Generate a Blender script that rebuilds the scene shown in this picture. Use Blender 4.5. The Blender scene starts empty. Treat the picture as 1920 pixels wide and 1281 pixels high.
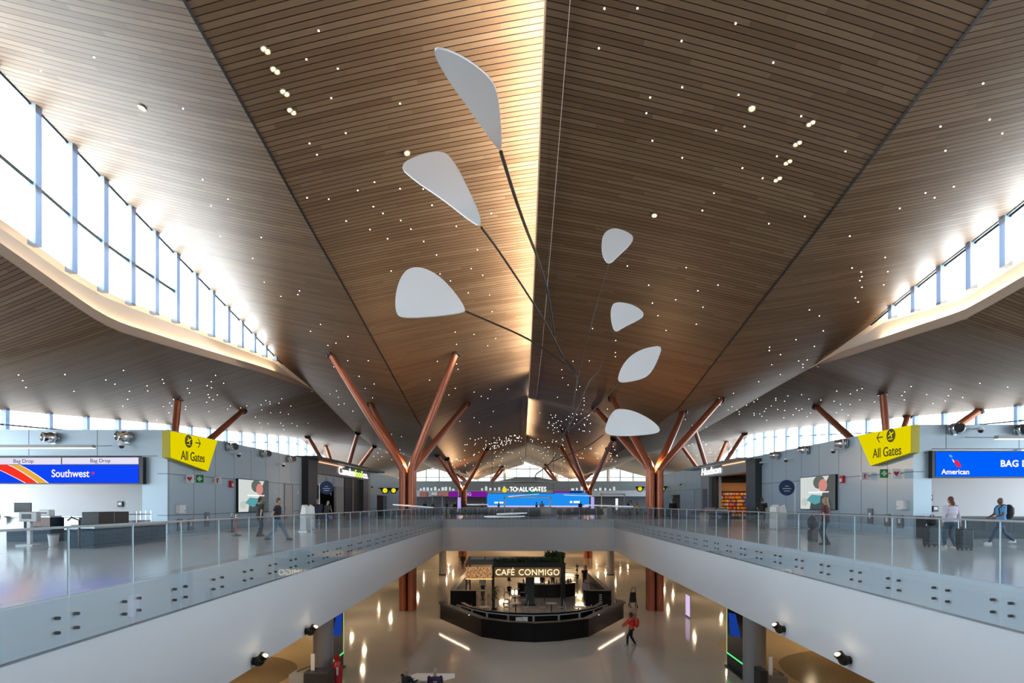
import bpy, math, random
from mathutils import Vector, Matrix
from mathutils.bvhtree import BVHTree
R = math.radians
PI = math.pi
random.seed(7)
scn = bpy.context.scene
COL = scn.collection

# ---------------------------------------------------------------- camera, sky, exposure
F = 1088.0; CX = 975.0; CY = 944.0; EYE = 7.6
cam_data = bpy.data.cameras.new('camera'); cam = bpy.data.objects.new('camera', cam_data); COL.objects.link(cam)
cam.location = (0, 0, EYE); cam.rotation_euler = (R(90), 0, 0)
cam_data.sensor_width = 36; cam_data.lens = 36 * F / 1920
cam_data.shift_x = -15 / 1920; cam_data.shift_y = (CY - 640.5) / 1920
cam_data.clip_start = 0.05; cam_data.clip_end = 500
scn.camera = cam
world = bpy.data.worlds.new('sky'); scn.world = world; world.use_nodes = True
wn = world.node_tree; wn.nodes.clear()
wo = wn.nodes.new('ShaderNodeOutputWorld'); wb = wn.nodes.new('ShaderNodeBackground')
wb.inputs[0].default_value = (0.76, 0.90, 1.0, 1); wb.inputs[1].default_value = 5.0
sun_l = bpy.data.lights.new('sun', 'SUN'); sun_l.energy = 56; sun_l.angle = R(1); sun_l.color = (.84, .93, 1)
sun = bpy.data.objects.new('sun', sun_l); COL.objects.link(sun); sun.rotation_euler = (R(38), 0, 0)   # from behind the camera, high
tcw = wn.nodes.new('ShaderNodeTexCoord'); spw = wn.nodes.new('ShaderNodeSeparateXYZ'); rpw = wn.nodes.new('ShaderNodeValToRGB')
rpw.color_ramp.elements[0].position = 0.46; rpw.color_ramp.elements[0].color = (.58, .57, .56, 1); rpw.color_ramp.elements[1].position = 0.5; rpw.color_ramp.elements[1].color = (0.76, 0.90, 1.0, 1)
mrw = wn.nodes.new('ShaderNodeMapRange'); mrw.inputs[1].default_value = -1; wn.links.new(tcw.outputs['Generated'], spw.inputs[0])
wn.links.new(spw.outputs['Z'], mrw.inputs[0]); wn.links.new(mrw.outputs[0], rpw.inputs[0]); wn.links.new(rpw.outputs[0], wb.inputs[0])   # bright overcast sky above, dull ground below
wn.links.new(wb.outputs[0], wo.inputs[0])
scn.view_settings.view_transform = 'Standard'; scn.view_settings.look = 'None'
scn.view_settings.exposure = 0.95; scn.view_settings.gamma = 1.0; scn.view_settings.use_curve_mapping = False
cy = scn.cycles
cy.max_bounces = 6; cy.diffuse_bounces = 3; cy.glossy_bounces = 3; cy.transmission_bounces = 3; cy.transparent_max_bounces = 12
cy.caustics_reflective = False; cy.caustics_refractive = False
cy.use_adaptive_sampling = True; cy.adaptive_threshold = 0.04
cy.use_denoising = True
try: cy.denoiser = 'OPENIMAGEDENOISE'
except Exception: pass
cy.sample_clamp_indirect = 6.0

UF = 6.1        # upper floor level
SB = 3.1        # underside of the upper slab
XL, XR = -7.4, 9.0   # faces of the void
YF = 55.0       # far face of the void

def area(name, loc, size, energy, color, rot=(0, 0, 0), spread=180):
    l = bpy.data.lights.new(name, 'AREA'); l.shape = 'RECTANGLE'; l.size, l.size_y = size
    l.energy = energy; l.color = color; l.spread = R(spread)
    o = bpy.data.objects.new(name, l); o.location = loc; o.rotation_euler = rot; COL.objects.link(o); return o

# daylight sampled through the clerestory and side glazing (large sky portals)
def portal(name, loc, size, rot):
    l = bpy.data.lights.new(name, 'AREA'); l.shape = 'RECTANGLE'; l.size, l.size_y = size
    l.cycles.is_portal = True
    o = bpy.data.objects.new(name, l); o.location = loc; o.rotation_euler = rot; COL.objects.link(o)
portal('sky_portal_west', (-19.1, 25, 20), (9, 46), (0, R(-90), 0))
portal('sky_portal_east', (20.6, 20, 19), (9, 34), (0, R(90), 0))
portal('sky_portal_far', (0.8, 125.6, 12), (66, 8), (R(-90), 0, 0))
portal('sky_portal_side_west', (-30.3, 60, 12), (10, 140), (0, R(-90), 0))
portal('sky_portal_side_east', (31.8, 60, 12), (10, 140), (0, R(90), 0))
WARM = (1.0, 0.72, 0.42)

# ---------------------------------------------------------------- helpers
def W(px, py, Y): return Vector(((px - CX) / F * Y, Y, EYE - (py - CY) / F * Y))
def XY(px, py, z):      # point on the horizontal plane z seen at a pixel
    Y = F * (EYE - z) / (py - CY); return Vector(((px - CX) / F * Y, Y, z))

MATS = {}
def mat(name, col, rough=0.5, metal=0.0, emit=None, spec=0.5, noise=0.0, nscale=3.0, coat=0.0, alpha=None):
    if name in MATS: return MATS[name]
    m = bpy.data.materials.new(name); m.use_nodes = True; nt = m.node_tree; b = nt.nodes['Principled BSDF']
    b.inputs['Base Color'].default_value = (*col, 1); b.inputs['Roughness'].default_value = rough
    b.inputs['Metallic'].default_value = metal; b.inputs['Specular IOR Level'].default_value = spec
    b.inputs['Coat Weight'].default_value = coat
    if emit: b.inputs['Emission Color'].default_value = (*col, 1); b.inputs['Emission Strength'].default_value = emit
    if noise:
        tc = nt.nodes.new('ShaderNodeTexCoord'); n = nt.nodes.new('ShaderNodeTexNoise'); n.inputs['Scale'].default_value = nscale
        n.inputs['Detail'].default_value = 4
        mx = nt.nodes.new('ShaderNodeMix'); mx.data_type = 'RGBA'
        mx.inputs['A'].default_value = (*[c * (1 - noise) for c in col], 1); mx.inputs['B'].default_value = (*[min(1, c * (1 + noise)) for c in col], 1)
        nt.links.new(tc.outputs['Object'], n.inputs['Vector']); nt.links.new(n.outputs['Fac'], mx.inputs['Factor'])
        nt.links.new(mx.outputs['Result'], b.inputs['Base Color'])
    m.diffuse_color = (*col, 1)
    MATS[name] = m; return m
def glow(name, col, s):
    if name in MATS: return MATS[name]
    m = bpy.data.materials.new(name); m.use_nodes = True; nt = m.node_tree; nt.nodes.clear()
    o = nt.nodes.new('ShaderNodeOutputMaterial'); e = nt.nodes.new('ShaderNodeEmission')
    e.inputs[0].default_value = (*col, 1); e.inputs[1].default_value = s * 0.53
    nt.links.new(e.outputs[0], o.inputs[0]); m.cycles.emission_sampling = 'NONE'
    MATS[name] = m; return m
def glass(name, tint, refl=1.0, rough=0.0):
    if name in MATS: return MATS[name]
    m = bpy.data.materials.new(name); m.use_nodes = True; nt = m.node_tree; nt.nodes.clear()
    o = nt.nodes.new('ShaderNodeOutputMaterial'); t = nt.nodes.new('ShaderNodeBsdfTransparent'); g = nt.nodes.new('ShaderNodeBsdfGlossy')
    t.inputs[0].default_value = (*tint, 1); g.inputs['Roughness'].default_value = rough
    fr = nt.nodes.new('ShaderNodeLayerWeight'); fr.inputs[0].default_value = 0.5
    pw = nt.nodes.new('ShaderNodeMath'); pw.operation = 'POWER'; pw.inputs[1].default_value = 3.5
    mu = nt.nodes.new('ShaderNodeMath'); mu.operation = 'MULTIPLY_ADD'; mu.inputs[1].default_value = 0.8 * refl; mu.inputs[2].default_value = 0.045 * refl; mu.use_clamp = True
    mx = nt.nodes.new('ShaderNodeMixShader')
    nt.links.new(fr.outputs['Facing'], pw.inputs[0]); nt.links.new(pw.outputs[0], mu.inputs[0]); nt.links.new(mu.outputs[0], mx.inputs[0])
    nt.links.new(t.outputs[0], mx.inputs[1]); nt.links.new(g.outputs[0], mx.inputs[2]); nt.links.new(mx.outputs[0], o.inputs[0])
    MATS[name] = m; return m

class MB:
    def __init__(s): s.v = []; s.f = []
    def add(s, vs, fs):
        n = len(s.v); s.v += [tuple(v) for v in vs]; s.f += [tuple(i + n for i in f) for f in fs]; return s
    def box(s, a, b, M=None):
        x0, y0, z0 = a; x1, y1, z1 = b
        vs = [(x0, y0, z0), (x1, y0, z0), (x1, y1, z0), (x0, y1, z0), (x0, y0, z1), (x1, y0, z1), (x1, y1, z1), (x0, y1, z1)]
        if M: vs = [M @ Vector(v) for v in vs]
        return s.add(vs, [(3, 2, 1, 0), (4, 5, 6, 7), (0, 1, 5, 4), (1, 2, 6, 5), (2, 3, 7, 6), (3, 0, 4, 7)])
    def cyl(s, p0, p1, r0, r1=None, n=12, cap=True):
        p0 = Vector(p0); p1 = Vector(p1); r1 = r0 if r1 is None else r1
        d = (p1 - p0)
        if d.length < 1e-6: return s
        q = d.to_track_quat('Z', 'Y'); vs = []
        for p, r in ((p0, r0), (p1, r1)):
            for i in range(n):
                a = 2 * PI * i / n; vs.append(p + q @ Vector((r * math.cos(a), r * math.sin(a), 0)))
        fs = [(i, (i + 1) % n, n + (i + 1) % n, n + i) for i in range(n)]
        if cap: fs += [tuple(range(n - 1, -1, -1)), tuple(range(n, 2 * n))]
        return s.add(vs, fs)
    def tube(s, pts, r, n=10):
        pts = [Vector(p) for p in pts]; rs = r if isinstance(r, (list, tuple)) else [r] * len(pts)
        vs = []; up = None
        for k, p in enumerate(pts):
            d = (pts[min(k + 1, len(pts) - 1)] - pts[max(k - 1, 0)]).normalized()
            if up is None:
                up = Vector((0, 0, 1)) if abs(d.z) < 0.9 else Vector((1, 0, 0))
            x = d.cross(up).normalized(); y = x.cross(d).normalized(); up = y
            for i in range(n):
                a = 2 * PI * i / n; vs.append(p + x * rs[k] * math.cos(a) + y * rs[k] * math.sin(a))
        fs = []
        for k in range(len(pts) - 1):
            for i in range(n):
                fs.append((k * n + i, k * n + (i + 1) % n, (k + 1) * n + (i + 1) % n, (k + 1) * n + i))
        fs += [tuple(range(n - 1, -1, -1)), tuple(range((len(pts) - 1) * n, len(pts) * n))]
        return s.add(vs, fs)
    def sph(s, c, r, n=12, m=8, M=None):
        rx, ry, rz = r if isinstance(r, (list, tuple)) else (r, r, r); c = Vector(c); vs = [c + Vector((0, 0, rz))]
        for j in range(1, m):
            t = PI * j / m
            for i in range(n):
                a = 2 * PI * i / n; vs.append(c + Vector((rx * math.sin(t) * math.cos(a), ry * math.sin(t) * math.sin(a), rz * math.cos(t))))
        vs.append(c - Vector((0, 0, rz)))
        if M: vs = [M @ v for v in vs]
        fs = [(0, 1 + i, 1 + (i + 1) % n) for i in range(n)]
        for j in range(m - 2):
            for i in range(n):
                a = 1 + j * n + i; b = 1 + j * n + (i + 1) % n; fs.append((a, a + n, b + n, b))
        l = len(vs) - 1; fs += [(1 + (m - 2) * n + i, l, 1 + (m - 2) * n + (i + 1) % n) for i in range(n)]
        return s.add(vs, fs)
    def lathe(s, prof, c=(0, 0, 0), n=16):
        c = Vector(c); vs = []
        for r, z in prof:
            for i in range(n):
                a = 2 * PI * i / n; vs.append(c + Vector((r * math.cos(a), r * math.sin(a), z)))
        fs = []
        for k in range(len(prof) - 1):
            for i in range(n): fs.append((k * n + i, k * n + (i + 1) % n, (k + 1) * n + (i + 1) % n, (k + 1) * n + i))
        fs += [tuple(range(n - 1, -1, -1)), tuple(range((len(prof) - 1) * n, len(prof) * n))]
        return s.add(vs, fs)
    def prism(s, poly, d):           # poly: list of 3D points, d: extrusion vector
        poly = [Vector(p) for p in poly]; d = Vector(d); n = len(poly)
        fs = [tuple(range(n - 1, -1, -1)), tuple(range(n, 2 * n))] + [(i, (i + 1) % n, n + (i + 1) % n, n + i) for i in range(n)]
        return s.add(poly + [p + d for p in poly], fs)
    def grid(s, rows):
        n = len(rows[0]); vs = [p for r in rows for p in r]
        fs = [(k * n + i, k * n + i + 1, (k + 1) * n + i + 1, (k + 1) * n + i) for k in range(len(rows) - 1) for i in range(n - 1)]
        return s.add(vs, fs)
    def build(s, name, m, parent=None, smooth=False, bevel=0, kind=None, label=None):
        me = bpy.data.meshes.new(name); me.from_pydata(s.v, [], s.f); me.update()
        o = bpy.data.objects.new(name, me); COL.objects.link(o); me.materials.append(m)
        if parent:
            o.parent = parent; o.matrix_parent_inverse = Matrix.Identity(4)
            if parent.type == 'EMPTY' or True:
                pass
        if smooth:
            me.shade_smooth()
            try: me.set_sharp_from_angle(angle=R(40))
            except Exception: pass
        if bevel:
            b = o.modifiers.new('bevel', 'BEVEL'); b.width = bevel; b.segments = 2; b.limit_method = 'ANGLE'
        if kind: o['kind'] = kind
        if label: o['label'] = label
        return o
def tag(o, label, cat, group=None, kind=None):
    o['label'] = label; o['category'] = cat
    if group: o['group'] = group
    if kind: o['kind'] = kind
    return o
def thing(name, label, cat, loc=(0, 0, 0), rz=0, group=None):
    o = bpy.data.objects.new(name, None); COL.objects.link(o); o.location = loc; o.rotation_euler = (0, 0, rz)
    o.empty_display_size = 0.2
    return tag(o, label, cat, group)
def kids(o): return [c for c in bpy.data.objects if c.parent == o]
def dup(o, loc=None, rz=None, label=None, scale=None, parent=None, _ch=None):
    c = o.copy(); COL.objects.link(c)
    if parent: c.parent = parent
    if loc is not None: c.location = loc
    if rz is not None: c.rotation_euler = (0, 0, rz)
    if scale is not None: c.scale = (scale,) * 3 if not isinstance(scale, (tuple, list)) else scale
    if label: c['label'] = label
    for k in list(o.children): dup(k, parent=c)
    return c
def text(name, s, size, m, parent, loc, rot, depth=0.01, align='CENTER', bold=0.0, sx=1.0, spacing=1.0, shear=0.0, fit=None):
    cu = bpy.data.curves.new(name, 'FONT'); cu.body = s; cu.size = size; cu.extrude = depth; cu.align_x = align; cu.align_y = 'CENTER'
    cu.offset = bold if s.isupper() else min(bold, .007); cu.space_character = spacing; cu.shear = shear
    cu.materials.append(m); tmp = bpy.data.objects.new('tmp', cu)
    me = bpy.data.meshes.new_from_object(tmp); bpy.data.objects.remove(tmp); bpy.data.curves.remove(cu)
    if fit:
        xs = [v.co.x for v in me.vertices]; sx = fit / (max(xs) - min(xs))
    o = bpy.data.objects.new(name, me); COL.objects.link(o)
    o.location = loc; o.rotation_euler = rot; o.scale = (sx, 1, 1)
    if parent: o.parent = parent
    return o
def lerp_tab(tab, x):
    if x <= tab[0][0]:
        (a, u), (b, v) = tab[0], tab[1]
    elif x >= tab[-1][0]:
        return tab[-1][1]
    else:
        for k in range(len(tab) - 1):
            if tab[k][0] <= x <= tab[k + 1][0]:
                (a, u), (b, v) = tab[k], tab[k + 1]; break
    return u + (v - u) * (x - a) / (b - a)
def smooth_tab(tab, w=2.0):
    return lambda y: (lerp_tab(tab, y - w) + 2 * lerp_tab(tab, y - w / 2) + 2 * lerp_tab(tab, y) + 2 * lerp_tab(tab, y + w / 2) + lerp_tab(tab, y + w)) / 8

# ---------------------------------------------------------------- materials of the shell
def wood_ceiling(nm='wood_slats', skew=0.0):
    m = bpy.data.materials.new(nm); m.use_nodes = True; nt = m.node_tree; b = nt.nodes['Principled BSDF']; L = nt.links.new
    ge = nt.nodes.new('ShaderNodeNewGeometry'); sp = nt.nodes.new('ShaderNodeSeparateXYZ'); L(ge.outputs['Position'], sp.inputs[0])
    def math_(op, a, b_=None, c=None):
        n = nt.nodes.new('ShaderNodeMath'); n.operation = op
        for i, v in enumerate((a, b_, c)):
            if v is None: continue
            if isinstance(v, (int, float)): n.inputs[i].default_value = v
            else: L(v, n.inputs[i])
        return n.outputs[0]
    row = math_('DIVIDE', math_('SUBTRACT', sp.outputs['Y'], math_('MULTIPLY', sp.outputs['X'], skew)), 0.22); fr = math_('FRACT', row); idx = math_('FLOOR', row)
    groove = math_('LESS_THAN', fr, 0.15)
    offs = math_('MULTIPLY', math_('FRACT', math_('MULTIPLY', idx, 0.6180339)), 4.2)
    col = math_('FLOOR', math_('DIVIDE', math_('ADD', sp.outputs['X'], offs), 4.2))
    cmb = nt.nodes.new('ShaderNodeCombineXYZ'); L(idx, cmb.inputs[0]); L(col, cmb.inputs[1])
    wn_ = nt.nodes.new('ShaderNodeTexWhiteNoise'); wn_.noise_dimensions = '3D'; L(cmb.outputs[0], wn_.inputs[0])
    mx = nt.nodes.new('ShaderNodeMix'); mx.data_type = 'RGBA'; L(wn_.outputs['Value'], mx.inputs['Factor'])
    mx.inputs['A'].default_value = (0.125, 0.072, 0.037, 1); mx.inputs['B'].default_value = (0.185, 0.118, 0.068, 1)
    m2 = nt.nodes.new('ShaderNodeMix'); m2.data_type = 'RGBA'; L(groove, m2.inputs['Factor']); L(mx.outputs['Result'], m2.inputs['A'])
    m2.inputs['B'].default_value = (0.010, 0.006, 0.004, 1)
    L(m2.outputs['Result'], b.inputs['Base Color']); b.inputs['Roughness'].default_value = 0.5; b.inputs['Specular IOR Level'].default_value = 0.35
    return m
WOOD = wood_ceiling(); WOOD_RC = wood_ceiling('wood_slats_right', 0.125); WOOD_RO = wood_ceiling('wood_slats_outer_right', -0.42)
def panel_wall(name, col, axis, pitch, off, zs, rough=0.35):
    m = bpy.data.materials.new(name); m.use_nodes = True; nt = m.node_tree; b = nt.nodes['Principled BSDF']; L = nt.links.new
    ge = nt.nodes.new('ShaderNodeNewGeometry'); sp = nt.nodes.new('ShaderNodeSeparateXYZ'); L(ge.outputs['Position'], sp.inputs[0])
    def M_(op, a, b_=None):
        n = nt.nodes.new('ShaderNodeMath'); n.operation = op
        for i, v in enumerate((a, b_)):
            if v is None: continue
            if isinstance(v, (int, float)): n.inputs[i].default_value = v
            else: L(v, n.inputs[i])
        return n.outputs[0]
    line = M_('LESS_THAN', M_('FRACT', M_('DIVIDE', M_('SUBTRACT', sp.outputs[axis], off), pitch)), 0.045 / pitch)
    for z in zs: line = M_('MAXIMUM', line, M_('LESS_THAN', M_('ABSOLUTE', M_('SUBTRACT', sp.outputs['Z'], z)), 0.02))
    mx = nt.nodes.new('ShaderNodeMix'); mx.data_type = 'RGBA'; L(line, mx.inputs['Factor'])
    mx.inputs['A'].default_value = (*col, 1); mx.inputs['B'].default_value = (*[c * 0.3 for c in col], 1)
    L(mx.outputs['Result'], b.inputs['Base Color']); b.inputs['Roughness'].default_value = rough; b.inputs['Metallic'].default_value = 0.1
    return m
def terrazzo(name, col, rough, lines=None):
    m = bpy.data.materials.new(name); m.use_nodes = True; nt = m.node_tree; b = nt.nodes['Principled BSDF']; L = nt.links.new
    tc = nt.nodes.new('ShaderNodeNewGeometry'); n = nt.nodes.new('ShaderNodeTexNoise'); n.inputs['Scale'].default_value = 0.35; n.inputs['Detail'].default_value = 5
    v = nt.nodes.new('ShaderNodeTexVoronoi'); v.inputs['Scale'].default_value = 40
    L(tc.outputs['Position'], n.inputs['Vector']); L(tc.outputs['Position'], v.inputs['Vector'])
    mx = nt.nodes.new('ShaderNodeMix'); mx.data_type = 'RGBA'; L(n.outputs['Fac'], mx.inputs['Factor'])
    mx.inputs['A'].default_value = (*[c * 0.88 for c in col], 1); mx.inputs['B'].default_value = (*[c * 1.1 for c in col], 1)
    m3 = nt.nodes.new('ShaderNodeMix'); m3.data_type = 'RGBA'; m3.inputs['Factor'].default_value = 0.06
    L(mx.outputs['Result'], m3.inputs['A']); L(v.outputs['Color'], m3.inputs['B'])
    L(m3.outputs['Result'], b.inputs['Base Color']); b.inputs['Roughness'].default_value = rough; b.inputs['Specular IOR Level'].default_value = 0.6
    return m
M_UPPER = terrazzo('upper_terrazzo', (0.66, 0.66, 0.68), 0.12)
M_LOWER = terrazzo('lower_terrazzo', (0.44, 0.39, 0.34), 0.08)
M_FASCIA = mat('fascia_white', (0.76, 0.78, 0.83), 0.5, noise=0.03, nscale=0.5)
M_COVE = mat('cove_plaster', (0.78, 0.72, 0.66), 0.6)
M_WALLA = panel_wall('blue_grey_panels_side', (0.40, 0.50, 0.58), 'Y', 2.2, 28.9, (9.07, 7.0))
M_WALLB = panel_wall('blue_grey_panels_front', (0.40, 0.50, 0.58), 'X', 3.4, -21.0, (9.95,))
M_GLASS = glass('clear_glass', (0.93, 0.97, 0.98), 0.8)
M_RAILG = glass('railing_glass', (0.95, 0.985, 1.0), 1.25, 0.02)
M_MULL = mat('pale_blue_mullion', (0.66, 0.76, 0.92), 0.4, 0.0)
M_DARK = mat('dark_metal', (0.035, 0.038, 0.045), 0.4, 0.6)
M_BLACK = mat('black_paint', (0.012, 0.012, 0.014), 0.45)
_nt = M_MULL.node_tree; _tr = _nt.nodes.new('ShaderNodeBsdfTransparent'); _tr.inputs[0].default_value = (.27, .31, .38, 1)
_mx = _nt.nodes.new('ShaderNodeMixShader'); _mx.inputs[0].default_value = 0.6
_nt.links.new(_nt.nodes['Principled BSDF'].outputs[0], _mx.inputs[1]); _nt.links.new(_tr.outputs[0], _mx.inputs[2]); _nt.links.new(_mx.outputs[0], _nt.nodes['Material Output'].inputs[0])
M_STEEL = mat('brushed_steel', (0.55, 0.57, 0.6), 0.28, 0.95)
M_CHROME = mat('chrome', (0.8, 0.8, 0.82), 0.08, 1.0)
M_COPPER = mat('copper_cladding', (0.40, 0.125, 0.065), 0.34, 0.45, noise=0.06, nscale=2)
M_WHITE = mat('white_paint', (0.78, 0.78, 0.79), 0.5)
M_GREY = mat('grey_paint', (0.3, 0.31, 0.33), 0.5)
# ---------------------------------------------------------------- ceiling
zs_L = smooth_tab([(0, 24.3), (16.3, 21.7), (21.2, 20.9), (26, 20.0), (30.5, 19.3), (40, 17.6), (54, 15.1), (74.6, 13.4), (80, 12.7), (100, 12.6), (130, 12.7)], 1.5)
zr_C = smooth_tab([(0, 27.8), (18.5, 23.6), (28, 21.4), (40, 19.3), (50, 18.6), (60, 18.2), (75, 17.0), (84, 15.9), (100, 16.6), (130, 15.8)], 1.5)
zt_L = smooth_tab([(0, 27), (16, 24.0), (22.3, 22.9), (28, 21.8), (45, 18.7), (53, 17.9), (57, 17.2), (61, 16.5), (66, 15.7), (75, 14.9), (90, 15.6), (130, 15.2)], 0.5)
zE_L = smooth_tab([(0, 19.2), (16, 17.4), (21, 16.6), (25.5, 15.75), (27, 15.65), (32, 16.1), (43, 17.2), (53, 17.9)], 0.8)
zO_L = smooth_tab([(0, 10.4), (33.5, 13.0), (48, 14.2), (62, 15.2), (78, 16.5), (88, 15), (100, 12.5), (130, 12.5)], 1)
zs_R = smooth_tab([(0, 24.0), (15.9, 21.4), (18.35, 20.9), (25.15, 19.5), (28.9, 18.8), (45.7, 15.6), (47.5, 15.2), (60, 14.2), (75, 13.3), (100, 12.6), (130, 12.8)], 1.0)
xs_R = smooth_tab([(0, 12.9), (45, 12.9), (75, 11.6), (125, 10.9), (130, 10.9)], 2)
zt_R = smooth_tab([(0, 23.6), (18, 20.6), (23.9, 19.5), (28, 18.9), (33, 18.0), (40, 17.1), (48, 16.7), (56, 16.2), (66, 15.7), (75, 15.0), (90, 15.6), (130, 15.2)], 0.5)
zE_R = smooth_tab([(0, 18.4), (18, 17.0), (24.5, 16.2), (26.5, 16.0), (30.2, 16.3), (35.7, 16.7), (40, 17.1)], 0.5)
zO_R = smooth_tab([(0, 10.8), (36.3, 13.7), (43.1, 14.26), (56.5, 15.5), (61.6, 15.9), (78.4, 17.1), (88, 15.5), (100, 12.5), (130, 12.5)], 1)
XRG = 0.8; XTL, XTR, XOL, XOR_ = -18.8, 20.3, -30.0, 31.5
def dR(Y):        # how far the right half of the ridge hangs below (-) or above (+) the left half
    if Y < 54: return -1.05
    if Y > 60: return 0.75
    return -1.05 + 1.8 * (Y - 54) / 6
def frange(a, b, s):
    out = []; x = a
    while x < b - 1e-6: out.append(x); x += s
    out.append(b); return out
CEIL = []
def surf(name, y0, y1, xa, xb, za, zb, sag=0.0, nx=10, step=1.0, m=None):
    rows = []
    for Y in frange(y0, y1, step):
        A, B = xa(Y) if callable(xa) else xa, xb(Y) if callable(xb) else xb
        a, b = za(Y), zb(Y); row = []
        for i in range(nx + 1):
            t = i / nx; row.append((A + (B - A) * t, Y, a + (b - a) * t - sag * 4 * t * (1 - t)))
        rows.append(row)
    mb = MB().grid(rows); CEIL.append((list(mb.v), list(mb.f)))
    return mb.build(name, m or WOOD, smooth=True, kind='structure')
Y0 = -8
# centre left: slope from the seam up to the ridge and a bit past it (light cove behind the lower lip)
ext = lambda za, zb, xa, xb, xe: (lambda Y: zb(Y) + (zb(Y) - za(Y)) / (xb - xa) * (xe - xb))
def xl_end(Y): return 1.5 if Y < 56 else 0.8
surf('ceiling_centre_left', Y0, 125, -9.4, xl_end, zs_L, lambda Y: zr_C(Y) + (zr_C(Y) - zs_L(Y)) / 10.2 * (xl_end(Y) - 0.8), -0.15, 12)
zrR = lambda Y: zr_C(Y) + dR(Y)
def xr_start(Y): return 0.8 if Y < 58 else 0.1
surf('ceiling_centre_right', Y0, 125, xr_start, xs_R, zrR, zs_R, -0.15, 12, m=WOOD_RC)
surf('ceiling_outer_left', Y0, 125, XTL, -9.4, zt_L, zs_L, 0.12, 8)
surf('ceiling_outer_right', Y0, 125, xs_R, XTR, zs_R, zt_R, 0.12, 8, m=WOOD_RO)
zE_L2 = lambda Y: zE_L(Y) if Y < 52 else (zt_L(Y) if Y > 54 else min(zE_L(Y), zt_L(Y)))
zE_R2 = lambda Y: zE_R(Y) if Y < 39.5 else (zt_R(Y) if Y > 40.5 else min(zE_R(Y), zt_R(Y)))
surf('ceiling_low_left', Y0, 125, XOL, XTL, zO_L, zE_L2, 0.2, 8)
surf('ceiling_low_right', Y0, 125, XTR, XOR_, zE_R2, zO_R, 0.2, 8)
# far-end step of the first vault, left of the ridge
# ridge cove: back wall of the slot and the thin lip that hides the strip light
mb = MB(); rows = []
for Y in frange(Y0, 56, 2): rows.append([(1.5, Y, zrR(Y) - 0.3), (1.5, Y, zr_C(Y) + 0.35)])
mb.grid(rows); rows = []
for Y in frange(58, 125, 2): rows.append([(0.1, Y, zr_C(Y) - 0.3), (0.1, Y, zrR(Y) + 0.05)])
mb.grid(rows); mb.build('ceiling_ridge_cove', M_COVE, kind='structure')
mb = MB()
for (a, b, f, x) in ((Y0, 55, zrR, 0.8), (59, 125, zr_C, 0.8)):
    ys = frange(a, b, 1.5)
    mb.tube([(x, Y, f(Y) + 0.06) for Y in ys], 0.06, 6)
mb.build('trim_1', mat('lip_plaster', (0.62, 0.5, 0.38), 0.5), kind='structure')
# dark reveal along the two valley seams
for k, (xf, zf) in enumerate(((lambda Y: -9.4, zs_L), (xs_R, zs_R))):
    mb = MB(); rows = []
    for Y in frange(Y0, 78 if k == 0 else 48, 1.0): rows.append([(xf(Y) - 0.05, Y, zf(Y) - 0.03), (xf(Y) + 0.05, Y, zf(Y) - 0.03)])
    mb.grid(rows).build('trim_%d' % (k + 2), M_BLACK, kind='structure')

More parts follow.
